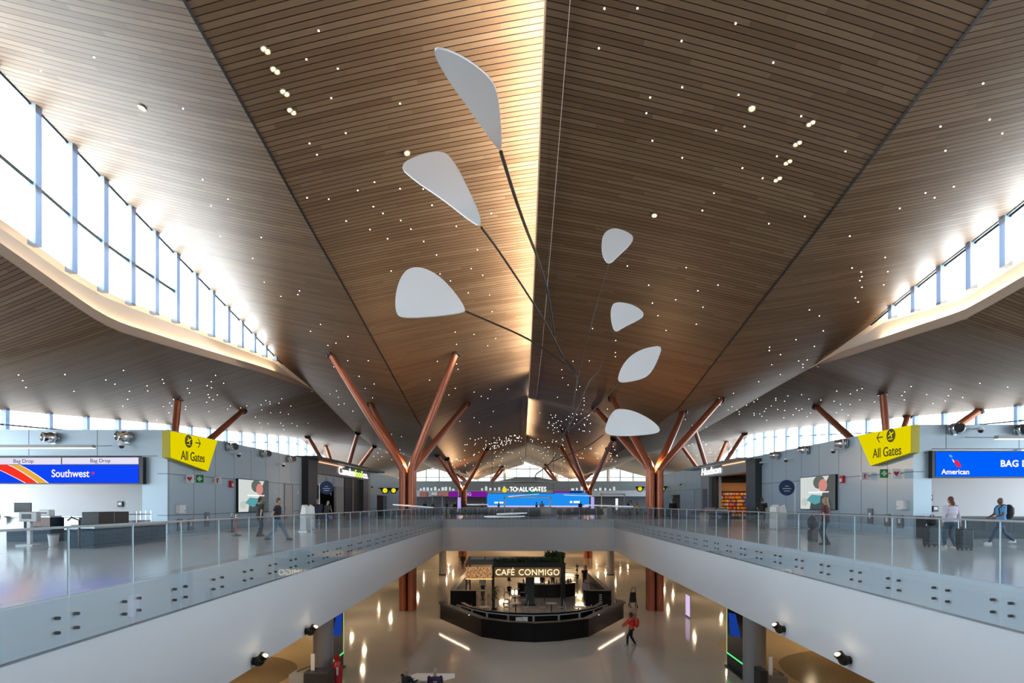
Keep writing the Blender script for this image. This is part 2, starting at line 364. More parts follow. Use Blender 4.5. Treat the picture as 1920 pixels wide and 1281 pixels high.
# clerestories: glass, mullions, cove band under them
def clerestory(side):
    X = XTL if side < 0 else XTR
    out = side
    zt, zE = (zt_L, zE_L) if side < 0 else (zt_R, zE_R)
    yend = 45.6 if side < 0 else 33.4
    tipY = 53 if side < 0 else 40
    # sill height of the glass
    tabL = [(0, 19.4), (21, 17.9), (24.3, 17.35), (26.6, 17.2), (31.1, 17.55), (45, 18.7), (53, 17.9)]
    tabR = [(0, 18.9), (23.4, 17.7), (27, 17.2), (33, 18.0), (40, 17.1)]
    zb = smooth_tab(tabL if side < 0 else tabR, 0.4)
    nm = 'left' if side < 0 else 'right'
    # band (white plaster, lit from the trough) and trough/soffit lip
    rows = []; rows2 = []
    for Y in frange(Y0, tipY, 0.8):
        t = zb(Y); e = zE(Y); t = max(t, e) if Y < yend else min(zt(Y), max(e, zt(Y)))
        rows.append([(X, Y, t), (X + out * 0.25, Y, t - 0.15), (X + out * 0.3, Y, e + 0.42 * min(1, (t - e) / 0.5 if t > e else 0)), (X + out * 0.3, Y, e + 0.0)])
    MB().grid(rows).build('wall_cove_%s' % nm, M_COVE, smooth=True, kind='structure')
    mb = MB(); rows = []
    for Y in frange(Y0, tipY - 0.4, 0.8):
        e = zE(Y); h = 0.42 * max(0.05, min(1, (zb(Y) - e) / 0.8)); rows.append([(X - out * 0.02, Y, e - 0.02), (X - out * 0.02, Y, e + h), (X - out * -0.04, Y, e + h), (X - out * -0.04, Y, e - 0.02)])
    mb.grid(rows).build('trim_%d' % (4 if side < 0 else 5), mat('cove_lip', (0.42, 0.33, 0.27), 0.5), kind='structure')
    # glazing: panes and mullions
    w = bpy.data.objects.new('window_%d' % (1 if side < 0 else 2), None); COL.objects.link(w); w['kind'] = 'structure'
    step = 0.0972 * 18.8 if side < 0 else 0.0901 * 20.3
    y = 18.8 * F / (975 - 57) if side < 0 else 20.3 * F / (1893 - 975)
    ys = []
    while y > 2: y -= step
    while y < yend: ys.append(y); y += step
    rows = []
    for Y in frange(Y0, yend, 0.8): rows.append([(X, Y, zb(Y) - 0.02), (X, Y, zt(Y) + 0.02)])
    MB().grid(rows).build('glass', M_GLASS, w)
    mu = MB()
    for Y in ys:
        if zt(Y) - zb(Y) > 0.15: mu.box((X - out * 0.0 if side < 0 else X - 0.32, Y - 0.15, zb(Y) - 0.2), (X + 0.32 if side < 0 else X, Y + 0.15, zt(Y) + 0.1))
    mu.build('mullion', M_MULL, w)
    tr = MB()
    for a, b in zip([0] + ys, ys + [yend]):
        zf = lambda Y: (zb(Y) + (zt(Y) - zb(Y)) * (0.42 if side < 0 else 0.45))
        yc = 33.2 if side < 0 else 12
        if b <= yc: tr.prism([(X - side * 0.02, a, zf(a)), (X - side * 0.2, a, zf(a)), (X - side * 0.2, a, zf(a) - 0.15), (X - side * 0.02, a, zf(a) - 0.15)], (0, b - a, zf(b) - zf(a)))
        tr.prism([(X - side * 0.02, a, zt(a) + .1), (X - side * 0.24, a, zt(a) + .1), (X - side * 0.24, a, zt(a) - 0.05), (X - side * 0.02, a, zt(a) - 0.05)], (0, b - a, zt(b) - zt(a)))
    tr.build('transom', mat('pale_transom', (0.12, 0.16, 0.18), 0.4), w)
    MB().tube([(X - side * 0.1, Y, zt(Y) - .07) for Y in frange(2, yend, .8)], .055, 6).build('head_rail', M_DARK, w)
    # LED line in the trough
    y0, y1 = (21, 45) if side < 0 else (16, 33)
    n = 8
    for k in range(n):
        a = y0 + (y1 - y0) * k / n; b = y0 + (y1 - y0) * (k + 1) / n
        za, zb_ = zE(a) + 0.22, zE(b) + 0.22
        L = area('cove_led', (X + out * 0.14, (a + b) / 2, (za + zb_) / 2), (0.08, math.hypot(b - a, zb_ - za)), (26 if side < 0 else 34) * (0.4 + 0.6 * k / n), WARM, (0, 0, 0))
        d = Vector((0, b - a, zb_ - za)).normalized(); u = Vector((-out * 0.0, 0, 1)); u = (u - d * u.dot(d)).normalized(); xx = d.cross(u)
        L.matrix_world = Matrix.Translation(L.location) @ Matrix((xx, d, -(-u) * -1)).transposed().to_4x4() if False else Matrix.Translation(L.location) @ Matrix((xx.to_tuple(), d.to_tuple(), xx.cross(d).to_tuple())).transposed().to_4x4()
        if L.matrix_world.to_3x3().col[2].z > 0:   # area lights shine along local -Z, so turn it to face up
            L.matrix_world = L.matrix_world @ Matrix.Rotation(PI, 4, 'Y')
clerestory(-1); clerestory(1)

# ridge strip lights
for (a, b, s) in ((2, 12, 1), (12, 20, 1), (20, 28, 1), (28, 36, 1), (36, 43, 1), (43, 49, .5), (61, 66, .8), (66, 72, .8), (72, 79, .6)):
    if a < 50: xa, f, side = 1.36, lambda Y: zrR(Y) + 0.14, 1
    else: xa, f, side = 0.24, lambda Y: zr_C(Y) + 0.14, -1
    za, zb_ = f(a), f(b); ln = math.hypot(b - a, zb_ - za)
    L = area('ridge_led', (xa, (a + b) / 2, (za + zb_) / 2), (0.16, ln), 54 * ln * s, (1.0, 0.90, 0.76), spread=120)
    d = Vector((0, b - a, zb_ - za)).normalized()
    fwd = Vector((-side * 0.95, 0, 0.30)); fwd = (fwd - d * fwd.dot(d)).normalized()
    zax = -fwd; xax = d.cross(zax).normalized()
    L.matrix_world = Matrix.Translation(L.location) @ Matrix((xax.to_tuple(), d.to_tuple(), zax.to_tuple())).transposed().to_4x4()

BV = BVHTree.FromPolygons([v for (vs, fs) in CEIL for v in vs],
    [tuple(i + off for i in f) for (off, fs) in zip([sum(len(c[0]) for c in CEIL[:k]) for k in range(len(CEIL))], [c[1] for c in CEIL]) for f in fs])
def ray(px, py):
    d = Vector(((px - CX) / F, 1, (CY - py) / F)).normalized(); h = BV.ray_cast(Vector((0, 0, EYE)), d, 300)
    return (h[0], h[1]) if h[0] is not None else (None, None)

# ---------------------------------------------------------------- floors and slabs
MB().box((-30, -8, -0.3), (31.5, 125, 0)).build('floor_lower', M_LOWER, kind='structure')
MB().box((-30, -8, SB), (XL, 125, UF)).build('floor_upper_left', M_UPPER, kind='structure')
MB().box((XR, -8, SB), (31.5, 125, UF)).build('floor_upper_right', M_UPPER, kind='structure')
MB().box((XL, YF, SB), (XR, 125, UF)).build('floor_upper_far', M_UPPER, kind='structure')
MB().box((XL, -8, SB), (XR, 0.8, UF)).build('floor_upper_near', M_UPPER, kind='structure')
t = 0.06
MB().box((XL, 0.8, SB - .02), (XL + t, YF, UF - 0.02)).build('wall_fascia_left', M_FASCIA, kind='structure')
MB().box((XR - t, 0.8, SB - .02), (XR, YF, UF - 0.02)).build('wall_fascia_right', M_FASCIA, kind='structure')
MB().box((XL + t, YF - t, SB - .02), (XR - t, YF, UF - 0.02)).build('wall_fascia_far', M_FASCIA, kind='structure')
# shadow joint under the glass
mb = MB(); mb.box((XL + t, 0.8, 5.28), (XL + t + .02, YF - .1, 5.32)); mb.box((XR - t - .02, 0.8, 5.28), (XR - t, YF - .1, 5.32))
mb.build('trim_6', M_GREY, kind='structure')

# ---------------------------------------------------------------- upper-level walls
WX, WXR = -17.5, 18.3; WTOP = 11.26; YB, YBR = 28.8, 27.0
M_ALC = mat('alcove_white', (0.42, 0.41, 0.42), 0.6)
def upper_wall(side):
    nm = 'left' if side < 0 else 'right'
    X = WX if side < 0 else WXR; Y = YB if side < 0 else YBR; out = side
    A = lambda a, b: (min(a, b), max(a, b))
    # side wall with openings
    ops = ([(46.9, 64.2, 10.15), (71.0, 76.3, 8.6)] if side < 0 else [(45.4, 55.6, 10.1), (66.4, 71.3, 8.6)])
    mb = MB(); x0, x1 = A(X, X + out * 0.5); y = Y
    for (a, b, zt) in ops:
        mb.box((x0, y, UF), (x1, a, WTOP)); mb.box((x0, a, zt), (x1, b, WTOP)); y = b
    mb.box((x0, y, UF), (x1, 84, WTOP))
    mb.box(((-30 if side < 0 else X), 84, UF), ((X if side < 0 else 31.5), 84.5, WTOP))
    mb.build('wall_%s' % nm, M_WALLA, kind='structure')
    # front wall with the bag-drop alcove
    xo = -30 if side < 0 else 31.5
    ac = -18.75 if side < 0 else 19.15
    mb = MB()
    a, b = A(X + out * .5, ac); mb.box((a, Y, UF), (b, Y + 0.5, WTOP))
    a, b = A(ac, xo); mb.box((a, Y, 9.95 if side < 0 else 10.15), (b, Y + 0.5, WTOP))
    mb.build('wall_front_%s' % nm, M_WALLB, kind='structure')
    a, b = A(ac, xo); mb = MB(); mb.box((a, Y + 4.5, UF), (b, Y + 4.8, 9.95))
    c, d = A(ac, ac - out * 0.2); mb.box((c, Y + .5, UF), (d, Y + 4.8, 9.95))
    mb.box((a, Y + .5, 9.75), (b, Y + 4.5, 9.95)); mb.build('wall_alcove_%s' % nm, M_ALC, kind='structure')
    # low white roof deck over the back-of-house block
    a, b = A(X + out * .5, xo); MB().box((a, Y + .5, WTOP - 0.3), (b, 84, WTOP - 0.1)).build('ceiling_block_%s' % nm, mat('block_roof', (.22, .22, .22), .7), kind='structure')
upper_wall(-1); upper_wall(1)
area('alcove_lamp', (-24, 31.5, 9.7), (9, 2), 14, (1, .93, .85)); area('alcove_lamp', (25, 29.7, 9.7), (9, 2), 14, (1, .93, .85))

# outer side glazing and the far window wall
def side_glazing(idx, X, ztop, out):
    w = bpy.data.objects.new('window_%d' % idx, None); COL.objects.link(w); w['kind'] = 'structure'
    rows = [[(X, Y, UF), (X, Y, ztop(Y) + 0.05)] for Y in frange(Y0, 125, 1.5)]
    MB().grid(rows).build('glass', M_GLASS, w)
    s = 3.15 if out < 0 else 0.000092 * F * 31.5
    y = 30 * F / (975 - 88) if out < 0 else 31.5 * F / (1838 - 975)
    while y > 0: y -= s
    mu = MB()
    while y < 124:
        mu.box((X - .3 if out > 0 else X, y - .13, 9), (X if out > 0 else X + .3, y + .13, ztop(y) + .1)); y += s
    mu.build('mullion', M_MULL, w)
    tr = MB(); pts = [(X - out * .12, Y, ztop(Y) - 0.75 - 0.4 * abs(math.sin((Y - 30) / 14))) for Y in frange(26, 100, 2)]
    tr.tube(pts, 0.05, 6).build('transom', M_DARK, w)
side_glazing(3, XOL, zO_L, -1); side_glazing(4, XOR_, zO_R, 1)
w = bpy.data.objects.new('window_5', None); COL.objects.link(w); w['kind'] = 'structure'
def prof(X):   # ceiling line at the far end
    tab = [(-30, 12.5), (-18.8, 15.2), (-9.4, 12.7), (0.8, 15.8), (10.9, 12.8), (20.3, 15.2), (31.5, 12.5)]; return lerp_tab(tab, X)
MB().grid([[(X, 125, UF), (X, 125, prof(X) + .3)] for X in frange(-30, 31.5, 1.5)]).build('glass', glass('tinted_glass', (0.18, 0.175, 0.145), 0.6), w)
mb = MB(); mw = MB(); k = 0
for X in frange(-28.5, 30.5, 2.78):
    (mb).box((X - .05, 124.6, 10), (X + .05, 125, prof(X) + .1))
    if k % 4 == 1: mw.box((X + .1, 124.2, 10), (X + .45, 124.9, prof(X) + .1))
    k += 1
for z in (11.45, 13.2, 15.0): mb.box((-30, 124.7, z - .05), (31.5, 125, z + .05))
mb.build('mullion', M_DARK, w); mw.build('column', mat('white_post', (0.9, 0.9, 0.88), 0.5), w)

MB().box((-30, 100, 0), (31.5, 100.3, SB)).build('wall_lower_far', mat('warm_wall', (0.6, 0.5, 0.38), 0.6), kind='structure')
MB().box((-22, -8, 0), (-21.7, 100, SB)).build('wall_lower_left', MATS['warm_wall'], kind='structure')
MB().box((23, -8, 0), (23.3, 100, SB)).build('wall_lower_right', MATS['warm_wall'], kind='structure')
MB().box((-30, -8.3, 0), (31.5, -8, 30)).build('wall_back', M_WHITE, kind='structure')  # unseen end wall, put in to cut light from behind the camera
# unseen white roofing outside the clerestories, added to bounce daylight up inside
for nm, X0, X1, za_, zb_ in (('left', XOL - 1, XTL - 0.6, lambda Y: zO_L(Y) + 1.0, lambda Y: min(zE_L(Y), zE_L2(Y)) + 0.9), ('right', XTR + 0.6, XOR_ + 1, lambda Y: min(zE_R(Y), zE_R2(Y)) + 0.9, lambda Y: zO_R(Y) + 1.0)):
    MB().grid([[(X0, Y, za_(Y)), (X1, Y, zb_(Y))] for Y in frange(-8, 60, 2)]).build('ceiling_bounce_roofing_%s' % nm, mat('bounce_roofing', (0.85, 0.85, 0.84), 0.7), kind='structure')

M_PASS = mat('passage_wall', (.16, .13, .12), .6)
MB().box((WX - 3.2, 69, UF), (WX - 3.0, 78, WTOP - .3)).box((WX - 3, 76.4, UF), (WX - .5, 76.6, WTOP - .3)).build('wall_passage_left', M_PASS, kind='structure')
MB().box((WXR + 3.0, 65, UF), (WXR + 3.2, 74, WTOP - .3)).box((WXR + .5, 71.4, UF), (WXR + 3, 71.6, WTOP - .3)).build('wall_passage_right', M_PASS, kind='structure')
# ---------------------------------------------------------------- lower-level ceiling lamps (small, warm)
rl = random.Random(3)
for k in range(46):
    sx = -1 if k % 2 else 1
    x = rl.uniform(-17, -9) if sx < 0 else rl.uniform(10.5, 19); y = 12 + (k // 2) * 4.2 + rl.uniform(-.8, .8)
    area('lower_lamp', (x, y, SB - .05), (0.16, 0.16), 34, (1, .76, .48))
for k in range(18):
    area('lower_lamp', (rl.uniform(-6, 8), 58 + k * 2.2, SB - .05), (1.2, 0.2), 70, (1, .72, .42))

for x in (-7.2, -3.1, 0.9, 4.6, 8.6):     # warm uplights at the foot of the far window wall
    l = bpy.data.lights.new('far_uplight_and_fill', 'SPOT'); l.energy = 900; l.color = (1, .7, .35); l.spot_size = R(46); l.spot_blend = .8; l.shadow_soft_size = .1
    o = bpy.data.objects.new('far_uplight_and_fill', l); o.location = (x, 121.5, 11.3); o.rotation_euler = (R(180 - 25), 0, 0); COL.objects.link(o)
area('far_uplight_and_fill', (0.8, 104, 12.25), (30, 6), 500, (1, .72, .4), (R(180), 0, 0))  # broad fill lamp with no visible fitting, added to warm the far ceiling
# ---------------------------------------------------------------- tree columns
def tree(cx, cy_, zc, tops, label, r=0.27, fr=None):
    t = thing('tree_column', label, 'column', (cx, cy_, 0), group='branching copper columns')
    q = 0.30; dirs = [(-1, -1), (-1, 1), (1, -1), (1, 1)]
    for (dx, dy) in dirs:
        MB().cyl((dx * q, dy * q, 0), (dx * q, dy * q, zc), r, r, 18).build('trunk_tube', M_COPPER, t, smooth=True)
    MB().box((-.12, -.12, 0), (.12, .12, zc + .1)).build('core', M_BLACK, t)
    for k, tp in enumerate(tops):
        if tp is None: continue
        dx, dy = dirs[k]; b = Vector((dx * q, dy * q, zc)); e = Vector(tp) - Vector((cx, cy_, 0)); d = (e - b)
        pts = [b - Vector((0, 0, .3)), b + Vector((0, 0, 0.05))] + [b + d * s + Vector((0, 0, 0.18 * (1 - s))) for s in (0.06, 0.14, 0.5, 1.0)]
        br = MB().tube(pts, [r, r, r, r, r * .95, r * .8], 14).build('branch', M_COPPER, t, smooth=True)
        dn = d.normalized()
        MB().cyl(e - dn * 0.10, e + dn * 0.02, r * 1.25, r * 1.35, 14).build('collar', M_DARK, br)
    MB().sph((0, -.05, zc + .05), (.13, .13, .2), 10, 6).build('uplight', glow('amber_uplight', (1, .28, .06), 2.2), t)
    l = bpy.data.lights.new('uplight_lamp', 'POINT'); l.energy = 420 if cy_ < 60 else 600; l.color = (1, .60, .30); l.shadow_soft_size = .12
    o = bpy.data.objects.new('uplight_lamp', l); o.location = (cx, cy_, zc + .5); COL.objects.link(o)
    return t
def hitz(x, y):
    h = BV.ray_cast(Vector((x, y, 0)), Vector((0, 0, 1)), 60); return h[0].z if h[0] else 16
def px_top(px, py): p, n = ray(px, py); return p
def std_tops(cx, cy_, dx0, dy0, dx1=None):
    dx1 = dx1 or dx0
    return [Vector((cx + sx * (dx0 if sx < 0 else dx1), cy_ + sy * dy0, hitz(cx + sx * (dx0 if sx < 0 else dx1), cy_ + sy * dy0))) for sx in (-1, 1) for sy in (-1, 1)]
tree(-8.0, 41.4, 9.9, [px_top(620, 664), px_top(695, 757), px_top(855, 662), px_top(876, 756)], 'nearest large copper tree column left of the void, four branches up to the ceiling')
tree(9.6, 41.4, 9.9, [px_top(1147, 747), px_top(1116, 766), px_top(1352, 748), px_top(1281, 772)], 'nearest large copper tree column right of the void, beside the rightmost white mobile petal')
tree(-8.0, 81, 9.5, [px_top(820, 853), px_top(838, 860), px_top(913, 842), None], 'middle-distance copper tree column left of the TO ALL GATES sign')
tree(9.5, 81, 9.5, [px_top(1057, 806), px_top(1050, 836), px_top(1150, 822), px_top(1140, 842)], 'middle-distance copper tree column right of the TO ALL GATES sign')
tree(-25, 41.4, 9.9, [px_top(163, 783), px_top(288, 794), px_top(334, 750), px_top(456, 770)], 'copper column behind the left wall, its branches rising above the left yellow All Gates sign')
tree(26.5, 41.4, 9.9, [px_top(1655, 738), px_top(1530, 762), px_top(1838, 768), px_top(1702, 780)], 'copper column behind the right wall, its branches rising above the right yellow All Gates sign')
tree(-25, 81, 9.6, [px_top(577, 818), px_top(611, 836), px_top(671, 811), px_top(702, 836)], 'far copper column behind the left wall above the food shop')
tree(26.5, 81, 9.6, [px_top(1396, 812), px_top(1362, 828), px_top(1301, 800), px_top(1275, 832)], 'far copper column behind the right wall above the newsstand')
tree(-8.0, 118, 9.3, std_tops(-8, 118, 4.5, 4.5), 'farthest copper column at the window wall, left of centre')
tree(9.5, 118, 9.3, std_tops(9.5, 118, 4.5, 4.5), 'farthest copper column at the window wall, right of centre')

# round grey columns of the lower level
def round_column(x, y, r, label, z1=SB):
    t = thing('round_column', label, 'column', (x, y, 0), group=None)
    MB().cyl((0, 0, 0), (0, 0, z1), r, r, 28).build('shaft', mat('grey_column', (0.27, 0.26, 0.27), 0.4, .3), t, smooth=True)
    MB().cyl((0, 0, 0), (0, 0, .12), r + .03, r + .03, 28).build('base_ring', M_DARK, t, smooth=True)
round_column(-8.0, 23.6, .40, 'thick round grey column on the lower floor at lower left, beside a dark screen')
round_column(9.45, 23.4, .44, 'thick round grey column on the lower floor at lower right, beside a green-edged screen')
round_column(-8.2, 61.5, .38, 'round grey column under the far slab edge, left of the café')
round_column(9.6, 61.5, .38, 'round grey column under the far slab edge, right of the café')

# ---------------------------------------------------------------- glass balustrades
M_EDGE_GLINT = mat('glass_edge_glint', (0.72, 0.88, 0.92), 0.25, emit=None)
M_CAP = mat('rail_cap', (0.5, 0.52, 0.55), 0.35, 0.8)
def balustrade(label, p0, p1, joints, zt, nrm, bolts=True, zb=5.31):
    d = (Vector(p1) - Vector(p0)).normalized(); L = (Vector(p1) - Vector(p0)).length; n = Vector(nrm)
    t = thing('glass_balustrade', label, 'balustrade', (0, 0, 0)); P0 = Vector(p0)
    for a, b in zip(joints[:-1], joints[1:]):
        q = P0 + d * (a + .012) ; w = d * (b - a - .024); T = n * 0.02
        g = MB().prism([q + Vector((0, 0, zb)), q + w + Vector((0, 0, zb)), q + w + Vector((0, 0, zt)), q + Vector((0, 0, zt))], T).build('glass_panel', M_RAILG, t)
        e = P0 + d * a - d * .012
        MB().prism([e + Vector((0, 0, UF + .02)), e + d * .022 + Vector((0, 0, UF + .02)), e + d * .022 + Vector((0, 0, zt)), e + Vector((0, 0, zt))], T).build('edge_glint', M_EDGE_GLINT, g)  # pale strip painted as light caught on the glass edge
        if bolts:
            for s in (a + .2, b - .2):
                for z in (5.79, 5.56):
                    c = P0 + d * s + Vector((0, 0, z)); MB().cyl(c - n * .04, c + n * .028, .028, .028, 10).build('bolt', mat('bolt_dark', (.10, .11, .12), .35, .5), g)
    c0 = P0 + d * joints[0] + Vector((0, 0, zt)); c1 = P0 + d * joints[-1] + Vector((0, 0, zt))
    MB().prism([c0 - n * .015, c0 + n * .035, c0 + n * .035 + Vector((0, 0, .035)), c0 - n * .015 + Vector((0, 0, .035))], c1 - c0).build('handrail', M_CAP, t)
jl = [y for y in [9.33 + 1.551 * k for k in range(-5, 30)] if y > 1.2] + [54.8]; jl[-2:] = [54.8]
jr = [y for y in [10.70 + 1.551 * k for k in range(-6, 29)] if y > 1.2] + [54.8]; jr[-2:] = [54.8]
balustrade('long frameless glass balustrade along the left side of the void', (XL + .13, 0, 0), (XL + .13, 55, 0), jl, 7.20, (1, 0, 0))
balustrade('long frameless glass balustrade along the right side of the void', (XR - .13, 0, 0), (XR - .13, 55, 0), jr, 7.26, (-1, 0, 0))
n = 10; jf = [16.06 * k / n for k in range(n + 1)]
balustrade('short frameless glass balustrade across the far end of the void', (XL + .17, YF - .13, 0), (XR - .17, YF - .13, 0), jf, 7.18, (0, -1, 0))

# ---------------------------------------------------------------- ceiling downlights
D = []
def add_d(ox, oy, s, pts): D.extend([(ox + a / s, oy + b / s) for a, b in pts])
add_d(0, 0, 3, [(1792,172),(1723,333),(1900,385),(1863,551),(1741,806),(1783,870),(1727,1112),(1849,1120),(530,322),(230,398),(1030,610),(1140,1010),(1283,1120),(1187,1157)])
add_d(640, 0, 3, [(330,582),(186,1024),(92,1071),(330,1061),(460,1063),(180,1162),(234,1200),(510,1154),(335,1240),(27,1243),(843,1200),(25,748),(1480,47),(1666,46),(1914,230),(1449,271),(1737,548),(1716,636),(1750,791),(1918,490),(1918,887)])
add_d(1280, 0, 3, [(298,131),(510,351),(314,533),(348,711),(188,734),(667,653),(916,851),(336,945),(450,1002),(530,879),(176,1086),(111,1184),(687,1217),(485,1258),(1690,469),(1450,711),(1727,672),(1798,750),(1478,847),(1525,1050),(1366,1085),(1417,1112),(1221,1172)])
add_d(0, 400, 3, [(104,909),(127,941),(146,979),(365,907),(416,1001),(595,937),(646,961),(695,884),(728,1001),(718,1046),(690,1084),(827,970),(831,999),(914,935),(921,956),(919,1087),(951,1122),(882,1163),(976,1047),(955,1066),(966,1083),(1045,1087),(1043,1103),(1054,985),(1066,1010),(1074,941),(1165,970),(1188,947),(1189,981),(1212,912),(1258,956),(1171,1020),(1177,1036),(1222,1022),(1198,1049),(1162,1063),(1176,1114),(1296,1083),(1280,1101),(1354,1095),(1388,1083),(1469,1077),(1472,1106),(1495,1053),(1518,1060),(1519,1073),(1569,1068),(1585,1043),(1523,1122),(1577,1120),(1636,1084),(1622,1130),(1437,1146),(1460,1178),(1507,1184),(1579,1180),(1592,1195),(1642,1182),(1671,1196),(1733,1181),(1471,1205),(1597,1217),(1803,625),(1747,663),(1845,743),(1890,730),(1878,864),(1893,999),(1856,1016),(1903,1035),(1906,1076),(1470,135),(1422,253),(1487,387),(1580,467),(1675,457),(1685,436),(1240,130)])
add_d(640, 400, 3, [(161,91),(27,43),(334,40),(391,88),(260,143),(463,158),(535,234),(647,73),(765,204),(280,324),(555,341),(614,380),(730,311),(795,348),(714,447),(834,459),(848,553),(640,668),(746,681),(648,737),(868,704),(823,745),(152,829),(540,833),(648,847),(656,877),(497,939),(641,985),(747,1006),(838,991),(935,988),(824,1042),(787,1030),(605,1022),(855,1114),(747,1150),(667,1170),(776,1177),(842,1201),(100,917),(185,960),(135,985),(176,1038),(16,1071),(65,1113),(283,1243),(338,1256),(38,693),(36,829),(38,966),(1609,296),(1729,404),(1750,505),(1881,486),(1781,576),(1827,659),(1543,715),(1413,648),(1542,783),(1542,807),(1395,830),(1303,832),(1240,880),(1245,925),(1276,966),(1341,974),(1324,993),(1216,1035),(1365,1040),(1366,1056),(1366,1079),(1359,1104),(1497,1101),(1117,1123),(1179,1135)])
add_d(1280, 400, 3, [(485,58),(686,18),(20,305),(199,403),(86,435),(114,528),(77,624),(940,128),(953,307),(1139,248),(1004,330),(1008,356),(997,378),(1008,416),(1154,328),(1131,402),(971,476),(987,499),(713,543),(769,577),(791,661),(638,711),(741,748),(489,753),(487,772),(550,795),(652,830),(701,825),(676,849),(676,867),(501,852),(549,907),(428,947),(286,1012),(205,1041),(867,1000),(981,995),(1009,986),(943,1016),(1285,974),(1249,1005),(1233,1026),(1247,1050),(1373,1020),(1508,989),(1495,1026),(1477,1056),(1409,1070),(1575,1036),(1672,956),(1828,978),(1080,1062),(996,1050),(887,1075),(942,1075),(896,1105),(931,1137),(852,1057),(777,1051),(710,1045),(669,1021),(592,1027),(524,1041),(524,1052),(574,1057),(421,1046),(401,1061),(360,1080),(278,1088),(305,1106),(318,1117),(319,1131),(256,1106),(211,1078),(401,1125),(402,1136),(434,1129),(446,1142),(460,1114),(469,1099),(499,1084),(535,1104),(574,1109),(569,1150),(473,1164),(621,1134),(638,1099),(655,1109),(671,1101),(720,1123),(700,1143),(820,1162),(865,1122),(134,1203),(53,1193),(14,1160)])
M_STAR = glow('star_light', (1, .93, .8), 7)
star = MB().cyl((0, 0, -.012), (0, 0, .03), .027, .027, 10)
hits = []
for (px, py) in D:
    p, nn = ray(px, py)
    if p is None: continue
    if nn.z > 0: nn = -nn
    hits.append((p.length, p, nn))
hits.sort(key=lambda h: h[0]); keep = []
for h in hits:
    if all((h[1] - g[1]).length > .12 for g in keep): keep.append(h)
hits = keep
zone_label = {
 'cl': 'tiny round white downlight in the brown wood slats left of the ridge', 'cr': 'tiny round white downlight in the brown wood slats right of the ridge',
 'ol': 'tiny round white downlight in the pale slats beside the left high windows', 'or': 'tiny round white downlight in the pale slats beside the right high windows',
 'll': 'tiny round white downlight in the low grey-brown ceiling at the left', 'lr': 'tiny round white downlight in the low grey-brown ceiling at the right'}
zone_group = {'cl': 'downlights left of the ridge', 'cr': 'downlights right of the ridge', 'ol': 'downlights beside the left high windows', 'or': 'downlights beside the right high windows', 'll': 'downlights in the low left ceiling', 'lr': 'downlights in the low right ceiling'}
star_me = None; stuff = MB()
for k, (dd, p, nn) in enumerate(hits):
    if k < 298:
        if star_me is None: o = star.build('downlight', M_STAR); star_me = o.data
        else: o = bpy.data.objects.new('downlight', star_me); COL.objects.link(o)
        o.location = p + nn * 0.005; o.rotation_euler = (-nn).to_track_quat('Z', 'Y').to_euler()
        z = 'll' if p.x < XTL else 'ol' if p.x < -9.4 else 'cl' if p.x < .8 else 'cr' if p.x < xs_R(p.y) else 'or' if p.x < XTR else 'lr'
        tag(o, zone_label[z], 'downlight', zone_group[z])
    else: stuff.cyl(p + nn * .02, p - nn * .02, .032, .032, 6)
rd = random.Random(11)
def scatter(n, x0, y0, x1, y1, ok=lambda x, y: True):
    k = 0
    while k < n:
        x = rd.uniform(x0, x1); y = rd.uniform(y0, y1)
        if not ok(x, y): continue
        k += 1; p, nn = ray(x, y)
        if p is None or p.z < 11.5: continue
        if nn.z > 0: nn = -nn
        stuff.cyl(p + nn * .02, p - nn * .02, .04, .04, 6)
scatter(60, 905, 800, 975, 845, lambda x, y: abs(y - (855 - (x - 870) * .36)) < 8)
scatter(45, 1018, 775, 1110, 812); scatter(70, 870, 820, 980, 890); scatter(60, 992, 820, 1075, 892); scatter(30, 1075, 825, 1160, 870); scatter(25, 840, 855, 880, 895)
scatter(20, 690, 835, 760, 862); scatter(25, 1290, 820, 1400, 862)
tag(stuff.build('downlight_field', M_STAR), 'dense sprinkle of tiny white lights in the farthest brown ceiling', 'downlights', kind='stuff')

def spotlight(px, py, label, group, r=.075, s=1.0):
    p, nn = ray(px, py)
    if nn.z > 0: nn = -nn
    t = thing('ceiling_spotlight', label, 'spotlight', p + nn * .01, group=group); t.rotation_euler = (-nn).to_track_quat('Z', 'Y').to_euler()
    MB().lathe([(r * 1.25, 0), (r * 1.25, -.04), (r, -.04), (r, .05)], n=16).build('rim', mat('lamp_rim', (.5, .42, .3), .4, .6), t)
    MB().sph((0, 0, 0.0), (r * .85, r * .85, .05), 12, 6).build('lens', glow('warm_lens', (1, .74, .36), 4.5 * s), t)
for i, (px, py) in enumerate([(497, 92), (515, 130), (533, 172), (546, 207)]):
    for dx in (-3, 4): spotlight(px + dx, py + (-2 if dx < 0 else 3), 'bright warm recessed spotlight in the diagonal row at upper left', 'diagonal row of twin spotlights at upper left', .085, 1.6)
for i, (px, py) in enumerate([(1520, 230), (1495, 268), (1477, 303), (1458, 335)]):
    for dx in (-3, 4): spotlight(px + dx, py + (2 if dx < 0 else -2), 'bright warm recessed spotlight in the diagonal row at upper right', 'diagonal row of twin spotlights at upper right', .08, 1.4)
for (px, py, lb) in ((1410, 202, 'larger eyeball spotlight alone in the slats left of the upper right spotlight row'), (763, 286, 'larger eyeball spotlight just above the second white mobile petal'), (1227, 403, 'larger eyeball spotlight in the slats above the small right mobile petal'), (267, 201, 'ring-shaped fitting in the pale slats beside the upper left windows')):
    spotlight(px, py, lb, None, .11, .12)

